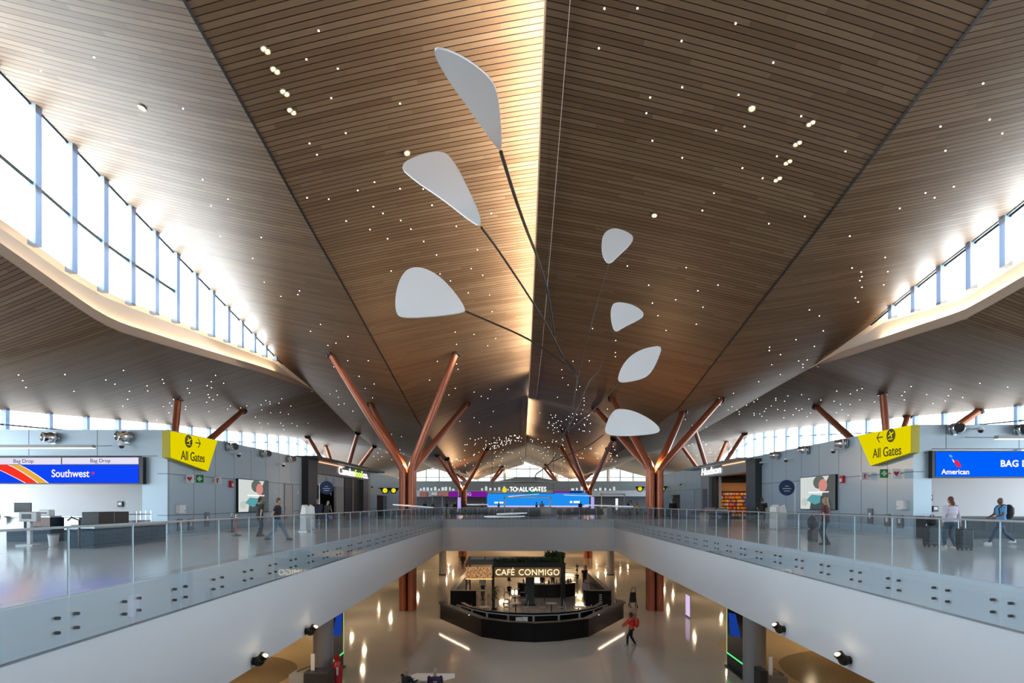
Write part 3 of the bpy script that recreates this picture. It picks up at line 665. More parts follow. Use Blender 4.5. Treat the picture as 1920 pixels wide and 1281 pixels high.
# ---------------------------------------------------------------- hanging mobile: white petals on dark rods
M_PETAL = mat('petal_white', (0.80, 0.81, 0.83), 0.55); M_ROD = mat('rod_dark', (0.05, 0.04, 0.035), 0.45, .5)
mob = thing('hanging_mobile', 'large hanging mobile of white petals on thin dark curved rods, hung from the ceiling', 'mobile', (2.0, 24, 21))
MO = Vector((2.0, 24, 21))
def smooth_closed(pts, it=3):
    for _ in range(it):
        q = []
        for i in range(len(pts)):
            a, b = pts[i], pts[(i + 1) % len(pts)]
            q += [a * .75 + b * .25, a * .25 + b * .75]
        pts = q
    return pts
def petal(pix, Y, tilt=0.0, name='petal'):
    """outline pixels on a nearly horizontal sheet passing the centre at depth Y, its own 3 cm thickness"""
    cx = sum(p[0] for p in pix) / len(pix); cyy = sum(p[1] for p in pix) / len(pix)
    c = W(cx, cyy, Y); nrm = Vector((0.05, -tilt, 1)).normalized(); pts = []
    for (x, y) in pix:
        d = Vector(((x - CX) / F, 1, (CY - y) / F)); s = (c - Vector((0, 0, EYE))).dot(nrm) / d.dot(nrm); pts.append(Vector((0, 0, EYE)) + d * s)
    pts = smooth_closed(pts, 2)
    MB().prism([p - MO for p in pts], nrm * .03).build(name, M_PETAL, mob)
petal([(808, 92), (835, 93), (880, 115), (925, 152), (935, 190), (940, 240), (941, 287), (925, 270), (880, 205), (838, 148)], 12.0, .35)
petal([(746, 312), (790, 290), (833, 284), (855, 310), (880, 360), (898, 400), (903, 428), (880, 415), (830, 375), (780, 342)], 15.0, .9)
petal([(741, 590), (742, 545), (758, 508), (785, 500), (820, 515), (850, 545), (874, 580), (868, 588), (820, 594), (760, 598)], 20.0, 1.5)
petal([(1127, 465), (1130, 440), (1148, 428), (1170, 433), (1190, 445), (1180, 462), (1160, 480), (1142, 498), (1131, 485)], 22.0, 1.3)
petal([(1145, 600), (1145, 578), (1153, 567), (1180, 570), (1200, 580), (1209, 592), (1195, 602), (1170, 614), (1152, 626)], 24.0, 1.6)
petal([(1158, 718), (1160, 700), (1172, 678), (1190, 662), (1215, 652), (1242, 649), (1235, 672), (1222, 698), (1208, 710), (1180, 717)], 25.0, 2.0)
petal([(1132, 815), (1138, 790), (1150, 771), (1160, 767), (1185, 770), (1215, 784), (1235, 800), (1238, 811), (1215, 816), (1165, 819)], 22.0, 2.5)
def flat_petal(x0, y0, x1, y1, Y, w=1.0, m=None):
    """a petal seen edge-on: horizontal leaf between two pixels"""
    a = W(x0, y0, Y); b = W(x1, y1, Y); u = b - a; L = u.length; v = Vector((0, 1, 0.0))
    if abs(y0 + y1 - 2 * CY) < 400: v = Vector((0, 1, 0.02))
    pts = [a + u * t + v * w * s for t, s in ((0, 0), (.08, .28), (.3, .5), (.6, .45), (.9, .18), (1, 0), (.9, -.2), (.6, -.5), (.3, -.42), (.08, -.2))]
    MB().prism([p - MO for p in smooth_closed(pts, 2)], (0, 0, .035)).build('petal', m or M_PETAL, mob)
flat_petal(735, 947, 815, 953, 24, .9); flat_petal(874, 947, 917, 947, 26, 1.4); flat_petal(952, 932, 1012, 927, 25, 1.2); flat_petal(1056, 929, 1112, 931, 25, 1.2)
flat_petal(1094, 948, 1190, 951, 23, 1.4); flat_petal(906, 970, 986, 969, 22, 1.0); flat_petal(930, 965, 990, 963, 22, .8)
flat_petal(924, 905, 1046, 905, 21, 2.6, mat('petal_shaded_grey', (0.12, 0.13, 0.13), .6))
def rod(pts, r=.028):
    P = [W(x, y, Y) - MO for x, y, Y in pts]; Q = []
    for i in range(len(P) - 1):
        p0 = P[max(i - 1, 0)]; p1 = P[i]; p2 = P[i + 1]; p3 = P[min(i + 2, len(P) - 1)]
        for k in range(5):
            t = k / 5; Q.append(.5 * ((2 * p1) + (p2 - p0) * t + (2 * p0 - 5 * p1 + 4 * p2 - p3) * t * t + (3 * p1 - p0 - 3 * p2 + p3) * t ** 3))
    Q.append(P[-1]); MB().tube(Q, r, 8).build('rod', M_ROD, mob, smooth=True)
rod([(939, 285, 11.5), (963, 362, 13), (985, 425, 14.5), (1010, 490, 17), (1028, 555, 19), (1039, 628, 21)], .04)
rod([(903, 427, 14.5), (940, 478, 16), (990, 553, 18), (1030, 618, 20), (1054, 667, 21)], .03)
rod([(873, 584, 19.5), (920, 604, 20), (990, 636, 20.5), (1050, 676, 21), (1081, 700, 21)], .032)
rod([(1141, 497, 22), (1122, 560, 22), (1105, 620, 22), (1090, 680, 21.5), (1078, 738, 21)], .02)
rod([(1150, 625, 24), (1125, 690, 23), (1104, 716, 22.5), (1085, 760, 22), (1063, 806, 21.5)], .022)
rod([(1158, 720, 25), (1120, 762, 24), (1080, 795, 22.5), (1058, 812, 22), (1050, 822, 22)], .024)
rod([(1132, 815, 22), (1100, 838, 22), (1060, 855, 22), (1036, 866, 22)], .02)
rod([(1054, 667, 21), (1058, 672, 21), (1081, 700, 21), (1078, 738, 21), (1072, 775, 21.5), (1062, 806, 21.8), (1056, 822, 22), (1040, 858, 22), (1018, 880, 22), (1005, 890, 22), (1004, 902, 22)], .02)
# hooks between the rods and the suspension cable
for (x, y, Y) in ((1030, 550, 19), (1039, 628, 21), (1055, 668, 21), (1081, 703, 21), (1072, 772, 21.5), (1063, 806, 22), (1040, 858, 22), (1004, 897, 22)):
    c = W(x, y, Y) - MO
    q = [c + Vector((.07 * math.cos(a), 0, .1 * math.sin(a) - .05)) for a in [k * PI / 5 for k in range(10)]]
    MB().tube(q + [q[0]], .012, 6).build('hook', M_ROD, mob)
top = ray(1028, 380)[0]
MB().cyl(W(1028, 545, 19) - MO, Vector((W(1028, 545, 19).x, 19, hitz(W(1028, 545, 19).x, 19))) - MO, .004, .004, 6).build('cable', M_BLACK, mob)
# ---------------------------------------------------------------- things on the upper side walls
def wy(side, px):      # depth on the side wall seen at pixel column px
    X = WX if side < 0 else WXR; return X * F / (px - CX)
def wz(side, px, py): return EYE - (py - CY) / F * wy(side, px)
def rotw(side): return (R(90), 0, R(90) if side < 0 else R(-90))
def wall_slab(name, side, Ya, Yb, za, zb, d0, d1, m, parent=None, off=Vector((0, 0, 0)), **k):
    X = WX if side < 0 else WXR; s = -side      # into the hall
    x0, x1 = sorted((X + s * d0, X + s * d1)); y0, y1 = sorted((Ya, Yb))
    return MB().box((x0 - off.x, y0 - off.y, za - off.z), (x1 - off.x, y1 - off.y, zb - off.z)).build(name, m, parent, **k)
M_YEL = glow('sign_yellow', (0.95, 0.80, 0.0), 0.78); M_INK = mat('sign_ink', (0.10, 0.09, 0.0), .6); M_YSIDE = mat('sign_yellow_side', (0.45, 0.38, 0.02), .5)
def gate_sign(side, corners, label):
    X = (WX + .01) if side < 0 else (WXR - .01); s = -side
    pts = []
    for (px, py) in corners:
        Y = (X + s * .42) * F / (px - CX); pts.append(Vector((X, Y, EYE - (py - CY) / F * Y)))
    c = sum(pts, Vector()) / 4; t = thing('wayfinding_sign', label, 'sign', c)
    L = [p - c for p in pts]
    MB().prism([p + Vector((s * .0, 0, 0)) for p in L], (s * .38, 0, 0)).build('housing', M_YSIDE, t)
    xf = s * .405
    MB().prism([p * .985 + Vector((s * .385 , 0, 0)) for p in L], (s * .02, 0, 0)).build('face', M_YEL, t)
    rz = rotw(side); f = 1 if side < 0 else -1     # reading direction along +Y on the left wall, -Y on the right
    sgn = 1 if side < 0 else -1
    iy = lambda u: u * sgn
    text('lettering', 'All Gates', .66, M_INK, t, (xf + s * .01, iy(.0 if side < 0 else .1), -.36), rz, .006, fit=2.2, bold=.012)
    pc = Vector((xf, iy(-.42 if side < 0 else .42), .42))
    MB().cyl(pc, pc + Vector((s * .012, 0, 0)), .33, .33, 28).build('aircraft_roundel', M_INK, t)
    pl = MB()      # small departing aircraft and ground line
    q = lambda u, v: pc + Vector((s * .016, iy(u), v))
    pl.prism([q(-.2, -.02), q(-.15, -.05), q(.2, .1), q(.22, .15), q(.15, .15), q(-.15, .02)], (s * .006, 0, 0))
    pl.prism([q(-.02, .02), q(.06, .06), q(-.06, .2), q(-.11, .19)], (s * .006, 0, 0))
    pl.prism([q(.0, .03), q(.08, .05), q(.09, -.1), q(.04, -.11)], (s * .006, 0, 0))
    pl.prism([q(-.17, -.15), q(.15, -.15), q(.15, -.19), q(-.17, -.19)], (s * .006, 0, 0)); pl.build('aircraft_symbol', M_YEL, t)
    ar = MB(); ac = Vector((xf + s * .005, iy(.42 if side < 0 else -.42), .42)); dr = 1 if side < 0 else -1
    w_ = lambda u, v: ac + Vector((0, iy(u * dr), v))
    ar.prism([w_(-.22, .03), w_(.2, .03), w_(.2, -.03), w_(-.22, -.03)], (s * .008, 0, 0))
    ar.prism([w_(.0, .25), w_(.06, .25), w_(.28, 0), w_(.2, 0)], (s * .008, 0, 0)); ar.prism([w_(.0, -.25), w_(.06, -.25), w_(.28, 0), w_(.2, 0)], (s * .008, 0, 0))
    ar.build('arrow', M_INK, t)
gate_sign(-1, [(320, 808), (409, 826), (391, 884), (320, 858)], 'yellow All Gates sign with right arrow on the left wall')
gate_sign(1, [(1707, 797), (1606, 817), (1631, 874), (1707, 849)], 'yellow All Gates sign with left arrow on the right wall')

# small square safety signs projecting from the walls
def flag_sign(px, py, side, w, h, m, label, deco=None):
    Y = wy(side, px); X = WX if side < 0 else WXR; s = -side; z = wz(side, px, py)
    t = thing('safety_sign', label, 'sign', (X + s * (w / 2 + .12), Y, z))
    MB().box((-w / 2, -.03, -h / 2), (w / 2, .03, h / 2)).build('plate', m, t)
    MB().box((-w / 2 - .12 if s > 0 else w / 2, -.02, -.02), (-w / 2 if s > 0 else w / 2 + .12, .02, .02)).build('bracket', M_GREY, t)
    if deco: deco(t)
M_GREEN = mat('safety_green', (.02, .28, .05), .5); M_RED = mat('safety_red', (.55, .01, .03), .5)
def cross(t): MB().box((-.13, -.04, -.05), (.13, -.031, .05)).build('cross', M_WHITE, t); MB().box((-.05, -.045, -.13), (.05, -.031, .13)).build('cross_bar', M_WHITE, t)
def heart(t):
    pts = [(0, -.13), (-.12, .02), (-.11, .09), (-.05, .1), (0, .05), (.05, .1), (.11, .09), (.12, .02)]
    MB().prism([(x, -.032, z) for x, z in pts], (0, -.008, 0)).build('heart', M_RED, t)
def extg(t): MB().cyl((0, -.035, -.13), (0, -.035, .07), .035, .035, 8).box((-.03, -.045, .07), (.09, -.032, .11)).build('extinguisher_symbol', M_RED, t)
flag_sign(345, 898, -1, .38, .42, M_WHITE, 'white sign with a red heart, below the left yellow All Gates sign', heart)
flag_sign(364, 898, -1, .38, .42, M_GREEN, 'green sign with a white cross, below the left yellow All Gates sign', cross)
flag_sign(398, 901, -1, .38, .42, M_WHITE, 'white fire extinguisher sign on the left wall, right of the green cross sign', extg)
flag_sign(1692, 888, 1, .38, .42, M_WHITE, 'white sign with a red heart, below the right yellow All Gates sign', heart)
flag_sign(1669, 888, 1, .38, .42, M_GREEN, 'green sign with a white cross, below the right yellow All Gates sign', cross)
flag_sign(1631, 893, 1, .34, .40, M_WHITE, 'white fire extinguisher sign on the right wall, left of the green cross sign', extg)
def wall_box(name, cat, px, py, side, w, h, d, m, label, sub=None):
    Y = wy(side, px); X = WX if side < 0 else WXR; s = -side; z = wz(side, px, py)
    t = thing(name, label, cat, (X + s * (d / 2 + .01), Y, z))
    MB().box((-d / 2, -w / 2, -h / 2), (d / 2, w / 2, h / 2)).build('body', m, t, bevel=.01)
    if sub: sub(t, d, w, h, s)
def strobe(t, d, w, h, s): MB().box((s * d / 2, -w * .3, -h * .35), (s * d / 2 + s * .05, w * .3, h * .1)).build('lens', mat('strobe_lens', (.9, .75, .75), .2), t)
wall_box('fire_alarm', 'alarm', 431, 908, -1, .3, .42, .14, M_RED, 'red fire alarm strobe on the left wall beside the advertising screen', strobe)
wall_box('fire_alarm', 'alarm', 1582, 899, 1, .3, .42, .14, M_RED, 'red fire alarm strobe on the right wall beside the advertising screen', strobe)
def cab(t, d, w, h, s): MB().cyl((s * d / 2, w * .3, -h * .2), (s * d / 2 + s * .02, w * .3, -h * .2), .02, .02, 8).build('lock', M_DARK, t)
wall_box('wall_cabinet', 'cabinet', 334, 955, -1, .5, .42, .25, M_WHITE, 'small white wall cabinet low on the left wall near its corner', cab)
wall_box('wall_cabinet', 'cabinet', 1697, 947, 1, .5, .42, .25, M_WHITE, 'small white wall cabinet low on the right wall near its corner', cab)
M_PLATE = mat('grey_plate', (.20, .23, .27), .4, .4)
def glyph(t, d, w, h, s): MB().box((s * d / 2, -w * .2, -h * .12), (s * d / 2 + s * .01, w * .2, h * .22)).build('pictogram', M_WHITE, t)
for i, (px, py, sd, lb) in enumerate(((336, 985, -1, 'grey floor-level panel with white symbol nearest the left wall corner'), (356, 984, -1, 'second grey floor-level panel with white symbol on the left wall'), (387, 974, -1, 'tall narrow grey panel on the left wall'),
    (1689, 978, 1, 'grey floor-level panel with white symbol nearest the right wall corner'), (1665, 976, 1, 'second grey floor-level panel with white symbol on the right wall'), (1633, 968, 1, 'tall narrow grey panel on the right wall'))):
    wall_box('wall_panel', 'panel', px, py, sd, .42, .62 if i % 3 < 2 else .8, .06, M_PLATE, lb, glyph)
for px, py, sd in ((514, 922, -1), (558, 924, -1), (620, 926, -1), (1467, 917, 1), (1297, 926, 1)):
    wall_box('wall_switch', 'switch', px, py, sd, .14, .24, .03, M_WHITE, {514: 'small white wall switch just right of the left advertising screen', 558: 'small pale wall plate between the left service door and the food shop', 620: 'small white wall plate inside the food shop front', 1467: 'small white wall plate left of the right advertising screen', 1297: 'small white wall plate between the right doorway and the newsstand'}[px])

# chrome jet nozzles and dome cameras
noz = None
def nozzle(loc, rz, label, sc=1.0):
    global noz
    if noz is None:
        t = thing('air_nozzle', label, 'air vent', loc, rz, 'chrome air nozzles high on the walls')
        MB().sph((0, 0, 0), .27, 18, 12).build('ball', M_CHROME, t, smooth=True)
        MB().lathe([(.29, .18), (.29, .24), (.25, .24), (.25, .18)], n=20).build('collar', M_STEEL, t).rotation_euler = (R(-90), 0, 0)
        j = MB(); j.lathe([(.21, .12), (.24, .34), (.21, .36), (.17, .2)], n=20); q = j.build('jet', M_CHROME, t, smooth=True); q.rotation_euler = (R(90), 0, R(-28))
        bb = MB().cyl((0, 0, .24), (0, 0, .30), .2, .2, 18).build('throat', M_BLACK, t); bb.rotation_euler = (R(90), 0, R(-28)); noz = t
    else: t = dup(noz, loc, rz, label)
    t.scale = (sc,) * 3; return t
# local -Y points into the hall; front walls rz=0; left side wall rz=+90 (faces +X); right side wall rz=-90
for (px, py, lb) in ((95, 821, 'chrome air nozzle above the blue bag-drop screen, leftmost on the left front wall'), (233, 819, 'chrome air nozzle above the right end of the blue bag-drop screen')):
    p = W(px, py, YB - .3); nozzle(p, 0, lb, 1.0)
for (px, py, lb) in ((425, 838, 'chrome air nozzle just right of the left yellow All Gates sign'), (490, 851, 'second chrome air nozzle along the left wall after the yellow sign'), (538, 861, 'chrome air nozzle nearest the food shop on the left wall')):
    nozzle(Vector((WX + .3, wy(-1, px), wz(-1, px, py))), R(90), lb, .95)
p = W(1796, 804, YBR - .3); nozzle(p, 0, 'chrome air nozzle above the blue American screen', 1.0)
p = W(1919, 806, YBR - .3); nozzle(p, 0, 'chrome air nozzle cut by the right picture edge', 1.0)
for (px, py, lb) in ((1588, 832, 'chrome air nozzle just left of the right yellow All Gates sign'), (1516, 844, 'second chrome air nozzle along the right wall from the yellow sign'), (1461, 854, 'chrome air nozzle nearest the newsstand on the right wall')):
    nozzle(Vector((WXR - .3, wy(1, px), wz(1, px, py))), R(-90), lb, .95)
cam0 = None
def dome(loc, rz, label, grp='dome cameras high on the walls'):
    global cam0
    if cam0 is None:
        t = thing('security_camera', label, 'camera', loc, rz, grp)
        MB().box((-.04, -.28, .06), (.04, .2, .12)).cyl((0, -.28, .12), (0, -.28, 0), .12, .15, 12).build('arm', M_WHITE, t)
        MB().sph((0, -.28, -.02), .12, 12, 8).build('dome', M_BLACK, t, smooth=True); cam0 = t
    else: t = dup(cam0, loc, rz, label)
for (px, py, lb) in ((235, 837, 'white dome camera under the nozzle at the left front wall'),):
    dome(W(px, py, YB - .2), 0, lb)
for (px, py, sd, lb) in ((433, 853, -1, 'dome camera below the nozzle right of the left yellow sign'), (519, 872, -1, 'dome camera on the left wall above the service door'), (690, 913, -1, 'dome camera on the left wall right of the food shop'),
    (1578, 846, 1, 'dome camera below the nozzle left of the right yellow sign'), (1487, 863, 1, 'dome camera on the right wall between two nozzles'), (1440, 869, 1, 'dome camera just right of the newsstand front'), (1284, 908, 1, 'dome camera on the right wall left of the newsstand')):
    dome(Vector((WX + .2 if sd < 0 else WXR - .2, wy(sd, px), wz(sd, px, py))), R(90) if sd < 0 else R(-90), lb)
dome(W(1830, 808, YBR - .2), 0, 'dome camera right of the nozzle on the right front wall')

# long linear lamps over the bag drops
def linear(px0, px1, py, Y, label):
    a = W(px0, py, Y); b = W(px1, py, Y); t = thing('linear_lamp', label, 'lamp', (a + b) / 2); L = (b - a).length / 2
    MB().box((-L, -.12, 0), (L, .12, .14)).build('housing', M_GREY, t); MB().box((-L, -.1, -.03), (L, .1, 0)).build('diffuser', glow('linear_glow', (1, .82, .6), 2.2), t)
    for x in (-L * .8, L * .8): MB().cyl((x, .12, .07), (x, (YB - Y if px0 < 900 else YBR - Y) - .03, .3), .02, .02, 6).build('stay', M_GREY, t)
linear(-60, 176, 840, 26.8, 'long thin lamp mounted above the blue bag-drop screen at left')
linear(1868, 1990, 823, 24.9, 'long thin lamp mounted above the blue American screen at right')

# ---------------------------------------------------------------- airline LED signs
def led_sign(label, px0, px1, py0, py1, Y, edge_left, build):
    a = W(px0, py0, Y); b = W(px1, py1, Y)
    t = thing('led_sign', label, 'screen', (a.x, Y, b.z))
    w = b.x - a.x; h = a.z - b.z
    MB().box((0, 0, 0), (w, .25, h)).build('housing', M_BLACK, t)
    build(t, w, h, (a.x, Y, b.z))
def sw(t, w, h, o):
    def q(px, py, y=0.0):
        v = W(px, py, YB - .28); return v - Vector(o) + Vector((0, -.012 - y, 0))
    fl = lambda nm, pts, m, y: MB().prism([q(*p, y) for p in pts], (0, -.004, 0)).build(nm, m, t)
    BLUE = glow('screen_blue', (.005, .06, .9), 1.0); WH = glow('screen_white', (.82, .78, .95), .95)
    fl('screen', [(-60, 872), (260, 872), (260, 906), (-60, 906)], BLUE, 0)
    fl('header_panel', [(-60, 859), (114.6, 858.5), (114.6, 871), (-60, 871)], WH, 0); fl('header_panel', [(117, 858.5), (260, 858), (260, 870.5), (117, 870.5)], WH, 0)
    curve = lambda x0, x1, k: [(x0 + (x1 - x0) * (s ** .85), 872 + 34 * s) for s in [i / 8 for i in range(9)]]
    def band(nm, c0, c1, m, y): fl(nm, c0 + c1[::-1], m, y)
    wh = glow('screen_pure_white', (1, .95, 1), 1.0)
    A = curve(-26, 47, 0); B = curve(-24, 49.5, 0); C = curve(15, 71, 0); D_ = curve(18, 73.5, 0); E = curve(36, 90, 0); G = curve(38, 92.5, 0)
    band('stripe', B, C, glow('screen_red', (.95, .035, .02), 1.0), .006); band('stripe', D_, E, glow('screen_gold', (.80, .42, .05), 1.0), .006)
    band('stripe', A, B, wh, .006); band('stripe', C, D_, wh, .006); band('stripe', E, G, wh, .006)
    text('lettering', 'Southwest', .52, wh, t, q(132.5, 888.7, .01), (R(90), 0, 0), .003, bold=.014, fit=1.85)
    hc = q(174, 888.2, .012); pts = [(0, -.13), (-.15, .02), (-.13, .1), (-.06, .11), (0, .06), (.06, .11), (.13, .1), (.15, .02)]
    MB().prism([hc + Vector((x * .7, 0, z * .7)) for x, z in pts], (0, -.004, 0)).build('heart_mark', glow('heart_red', (.75, .02, .15), 1), t)
    MB().prism([hc + Vector((x * .7, -.006, z * .7)) for x, z in ((-.15, .02), (-.13, .1), (-.06, .11), (.03, -.04), (0, -.13), (-.03, -.09))], (0, -.004, 0)).build('heart_mark', glow('heart_blue', (.12, .05, .6), 1), t)
    nv = glow('screen_navy', (.08, .06, .3), .6)
    text('lettering', 'Bag Drop', .26, nv, t, q(44.5, 865, .008), (R(90), 0, 0), .003); text('lettering', 'Bag Drop', .26, nv, t, q(188.5, 864.3, .008), (R(90), 0, 0), .003)
led_sign('wide blue bag-drop screen with red and gold stripes over the left counter', -60, 268, 857, 908, YB - .28, True, sw)
def am(t, w, h, o):
    def q(px, py, y=0.0):
        v = W(px, py, YBR - .28); return v - Vector(o) + Vector((0, -.012 - y, 0))
    MB().prism([q(1754, 847), (q(2010, 847)), q(2010, 894), q(1754, 894)], (0, -.004, 0)).build('screen', glow('screen_azure', (.0, .115, .95), 1.0), t)
    wh = glow('screen_pure_white', (1, .95, 1), 1.0)
    text('lettering', 'American', .33, wh, t, q(1791, 885.3, .008), (R(90), 0, 0), .003, bold=.008)
    text('lettering', 'BAG DROP', .42, wh, t, q(1875, 870, .008), (R(90), 0, 0), .003, align='LEFT', bold=.012, spacing=1.05)
    MB().prism([q(1778, 853, .008), q(1783, 853, .008), q(1786, 857.5, .008), q(1781, 858, .008)], (0, -.004, 0)).build('emblem', glow('emblem_blue', (.1, .4, .9), 1), t)
    MB().prism([q(1784, 860, .008), q(1788, 864, .008), q(1791, 868, .008), q(1787, 867, .008)], (0, -.004, 0)).build('emblem', wh, t)
    MB().prism([q(1788, 864, .010), q(1794, 863, .01), q(1799, 869, .01), q(1802, 876, .01), q(1795, 876, .01), q(1790, 871, .01)], (0, -.004, 0)).build('emblem', glow('emblem_red', (.8, .02, .06), 1), t)
led_sign('wide blue American bag-drop screen over the right counter', 1748, 2010, 845, 896.5, YBR - .28, True, am)

# ---------------------------------------------------------------- advertising screens
def ad(side, px0, px1, z0, z1, label):
    Ya, Yb = wy(side, px0), wy(side, px1); Ya, Yb = min(Ya, Yb), max(Ya, Yb); X = WX if side < 0 else WXR; s = -side
    t = thing('advertising_screen', label, 'screen', (X, (Ya + Yb) / 2, z0)); w = (Yb - Ya); h = z1 - z0
    MB().box((min(0, s * .14), -w / 2, 0), (max(0, s * .14), w / 2, h)).build('frame', M_BLACK, t, bevel=.01)
    f = 1 if side < 0 else -1
    def fl(nm, pts, col, k, e=1.0):
        MB().prism([(s * (.142 + .003 * k), f * (u - .5) * w * .97, v * h * .96 + h * .02) for u, v in pts], (s * .002, 0, 0)).build(nm, glow('ad_' + '%d_%d_%d' % tuple(int(c * 255) for c in col), col, e), t)
    fl('picture', [(0, 0), (1, 0), (1, 1), (0, 1)], (.62, .66, .64), 0)
    el = lambda cx, cy_, rx, ry, n=18: [(cx + rx * math.cos(2 * PI * i / n), cy_ + ry * math.sin(2 * PI * i / n)) for i in range(n)]
    fl('backdrop_shape', [(.55, 0), (1, 0), (1, 1), (.85, 1), (.72, .7)], (.09, .10, .10), 1)
    fl('shoulder_shape', [(.3, 0), (.95, 0), (.9, .3), (.6, .42), (.35, .35)], (.06, .08, .08), 2)
    fl('hair_shape', el(.57, .82, .17, .2), (.12, .14, .12), 2); fl('face_shape', el(.68, .72, .12, .19), (.62, .25, .22), 3)
    fl('teal_shape', [(.2, .28), (.35, .45), (.62, .42), (.6, .2), (.45, .14)], (.10, .33, .37), 3)
    fl('pale_shape', el(.14, .22, .1, .12), (.5, .56, .5), 2)
    mb = MB(); rr = random.Random(4); u = .27
    while u < .82:
        wd = rr.uniform(.02, .045); mb.prism([(s * .156, f * (u - .5) * w * .97, .50 * h), (s * .156, f * (u + wd - .5) * w * .97, .50 * h), (s * .156, f * (u + wd - .5) * w * .97, .535 * h), (s * .156, f * (u - .5) * w * .97, .535 * h)], (s * .002, 0, 0)); u += wd + .01
    mb.build('caption_line', glow('ad_white', (1, 1, 1), 1.1), t)
ad(-1, 442, 500, 7.02, 9.14, 'bright advertising screen with a portrait on the left wall')
ad(1, 1504, 1571, 7.2, 9.28, 'bright advertising screen with a portrait on the right wall')

# ---------------------------------------------------------------- doors
def door(idx, side, px0, px1, zt, label=None, inset=False):
    Ya, Yb = sorted((wy(side, px0), wy(side, px1))); X = WX if side < 0 else WXR; s = -side
    w = bpy.data.objects.new('door_%d' % idx, None); COL.objects.link(w); w['kind'] = 'structure'
    m = mat('door_grey', (.36, .42, .46), .45)
    x0, x1 = sorted((X, X + s * .04)); MB().box((x0, Ya, UF), (x1, Yb, zt)).build('panel', m, w)
    x0, x1 = sorted((X, X + s * .07)); fr = MB(); fr.box((x0, Ya - .07, UF), (x1, Ya, zt + .07)); fr.box((x0, Yb, UF), (x1, Yb + .07, zt + .07)); fr.box((x0, Ya, zt), (x1, Yb, zt + .07)); fr.build('frame', mat('door_frame', (.2, .25, .29), .4), w)
    x0, x1 = sorted((X + s * .05, X + s * .1)); MB().box((x0, Ya + .1, 7.1), (x1, Ya + .16, 7.3)).build('handle', M_STEEL, w)
door(1, -1, 533, 547, 9.0)
door(2, 1, 1303, 1318, 9.0)
# alcove doors
for idx, (x0, x1, Y) in enumerate(((-22.6, -20.3, YB + 4.5), (19.5, 21.3, YBR + 4.5))):
    w = bpy.data.objects.new('door_%d' % (3 + idx), None); COL.objects.link(w); w['kind'] = 'structure'
    MB().box((x0, Y - .06, UF), (x1, Y, 8.6)).build('panel', mat('alcove_door', (.40, .42, .44), .5), w)
    MB().box((x1 - .25, Y - .12, 7.1), (x1 - .12, Y - .06, 7.25)).build('handle', M_STEEL, w)

# ---------------------------------------------------------------- food shop (left) and newsstand (right)
t = thing('food_shop_front', 'black framed food shop front with white and green illuminated name on the left wall', 'shop front', (WX, 55, UF))
O = Vector((WX, 55, UF)); s = 1
def fb(name, Ya, Yb, za, zb, d0, d1, m, par=None): return wall_slab(name, -1, Ya, Yb, za, zb, d0, d1, m, par or t, O)
M_BRON = mat('bronze_grey', (.16, .145, .14), .4, .4)
fb('pillar', 46.5, 48.6, UF, 11.2, -.3, .55, M_DARK); fb('canopy', 46.5, 69.5, 11.2, 11.42, -.6, 1.3, M_DARK)
fb('fascia_band', 48.6, 65.2, 10.15, 11.2, 0, .5, M_BRON); fb('light_strip', 49, 56, 11.05, 11.15, .5, .58, glow('strip_orange', (1, .5, .3), 1.2))
fb('pillar', 63.2, 65.2, UF, 10.15, 0, .45, M_BRON); fb('side_panel', 64.2, 67.5, UF, 11.2, -.05, .1, mat('pale_grey_front', (.30, .31, .33), .4))
fb('transom_panel', 48.6, 57.5, 9.2, 10.15, -.3, .05, mat('menu_pale', (.52, .49, .5), .5))
fb('door_leaf', 55.2, 57.6, UF, 9.2, -.2, .02, mat('beige_panel', (.42, .38, .35), .5)); fb('dark_panel', 57.6, 60.2, UF, 10.1, -.1, .1, M_BLACK); fb('dark_panel', 60.5, 63.2, UF, 10.1, -.1, .1, M_BLACK)
fb('mullion', 60.2, 60.5, UF, 10.1, -.1, .14, mat('wood_trim', (.45, .3, .2), .5))
for y in (52.3, 54.4): MB().cyl(Vector((WX + .08, y, 9.66)) - O, Vector((WX + .05, y, 9.66)) - O, .35, .35, 20).build('round_emblem', mat('emblem_grey', (.38, .37, .38), .5), t)
MB().box((WX - 5.2, 48, UF), (WX - 5.0, 65, 11)).build('wall_shop_back', mat('shop_interior', (.05, .045, .045), .7), kind='structure'); MB().box((WX - 5, 57.6, UF), (WX - .5, 57.8, 11)).build('wall_shop_side', MATS['shop_interior'], kind='structure'); MB().box((WX - 5, 46.7, UF), (WX - .5, 46.9, 11)).build('wall_shop_near', MATS['shop_interior'], kind='structure')
rr = random.Random(5)
wm = glow('sign_white', (1, .98, .98), 1.6)
text('lettering', 'Camden', 1.05, wm, t, Vector((WX + .56, 54.2, 10.66)) - O, (R(90), 0, R(90)), .02, align='LEFT', fit=5.2, bold=.02)
text('lettering', 'food', 1.05, glow('sign_lime', (.55, .85, .12), 1.5), t, Vector((WX + .56, 59.6, 10.66)) - O, (R(90), 0, R(90)), .02, align='LEFT', fit=2.7, bold=.012)
text('lettering', 'co.', 1.05, wm, t, Vector((WX + .56, 62.6, 10.66)) - O, (R(90), 0, R(90)), .02, align='LEFT', fit=2.0, bold=.02)
sh = thing('drinks_fridge', 'upright lit display case just inside the food shop opening', 'fridge', (WX - .6, 50.0, UF)); MB().box((-.6, -.5, 0), (0, .5, 2.3)).build('case', M_BLACK, sh)
for k in range(5): MB().box((.0, -.4, .3 + k * .38), (.03, .1, .5 + k * .38)).build('shelf_light', glow('case_white', (.7, .72, .78), .7), sh)

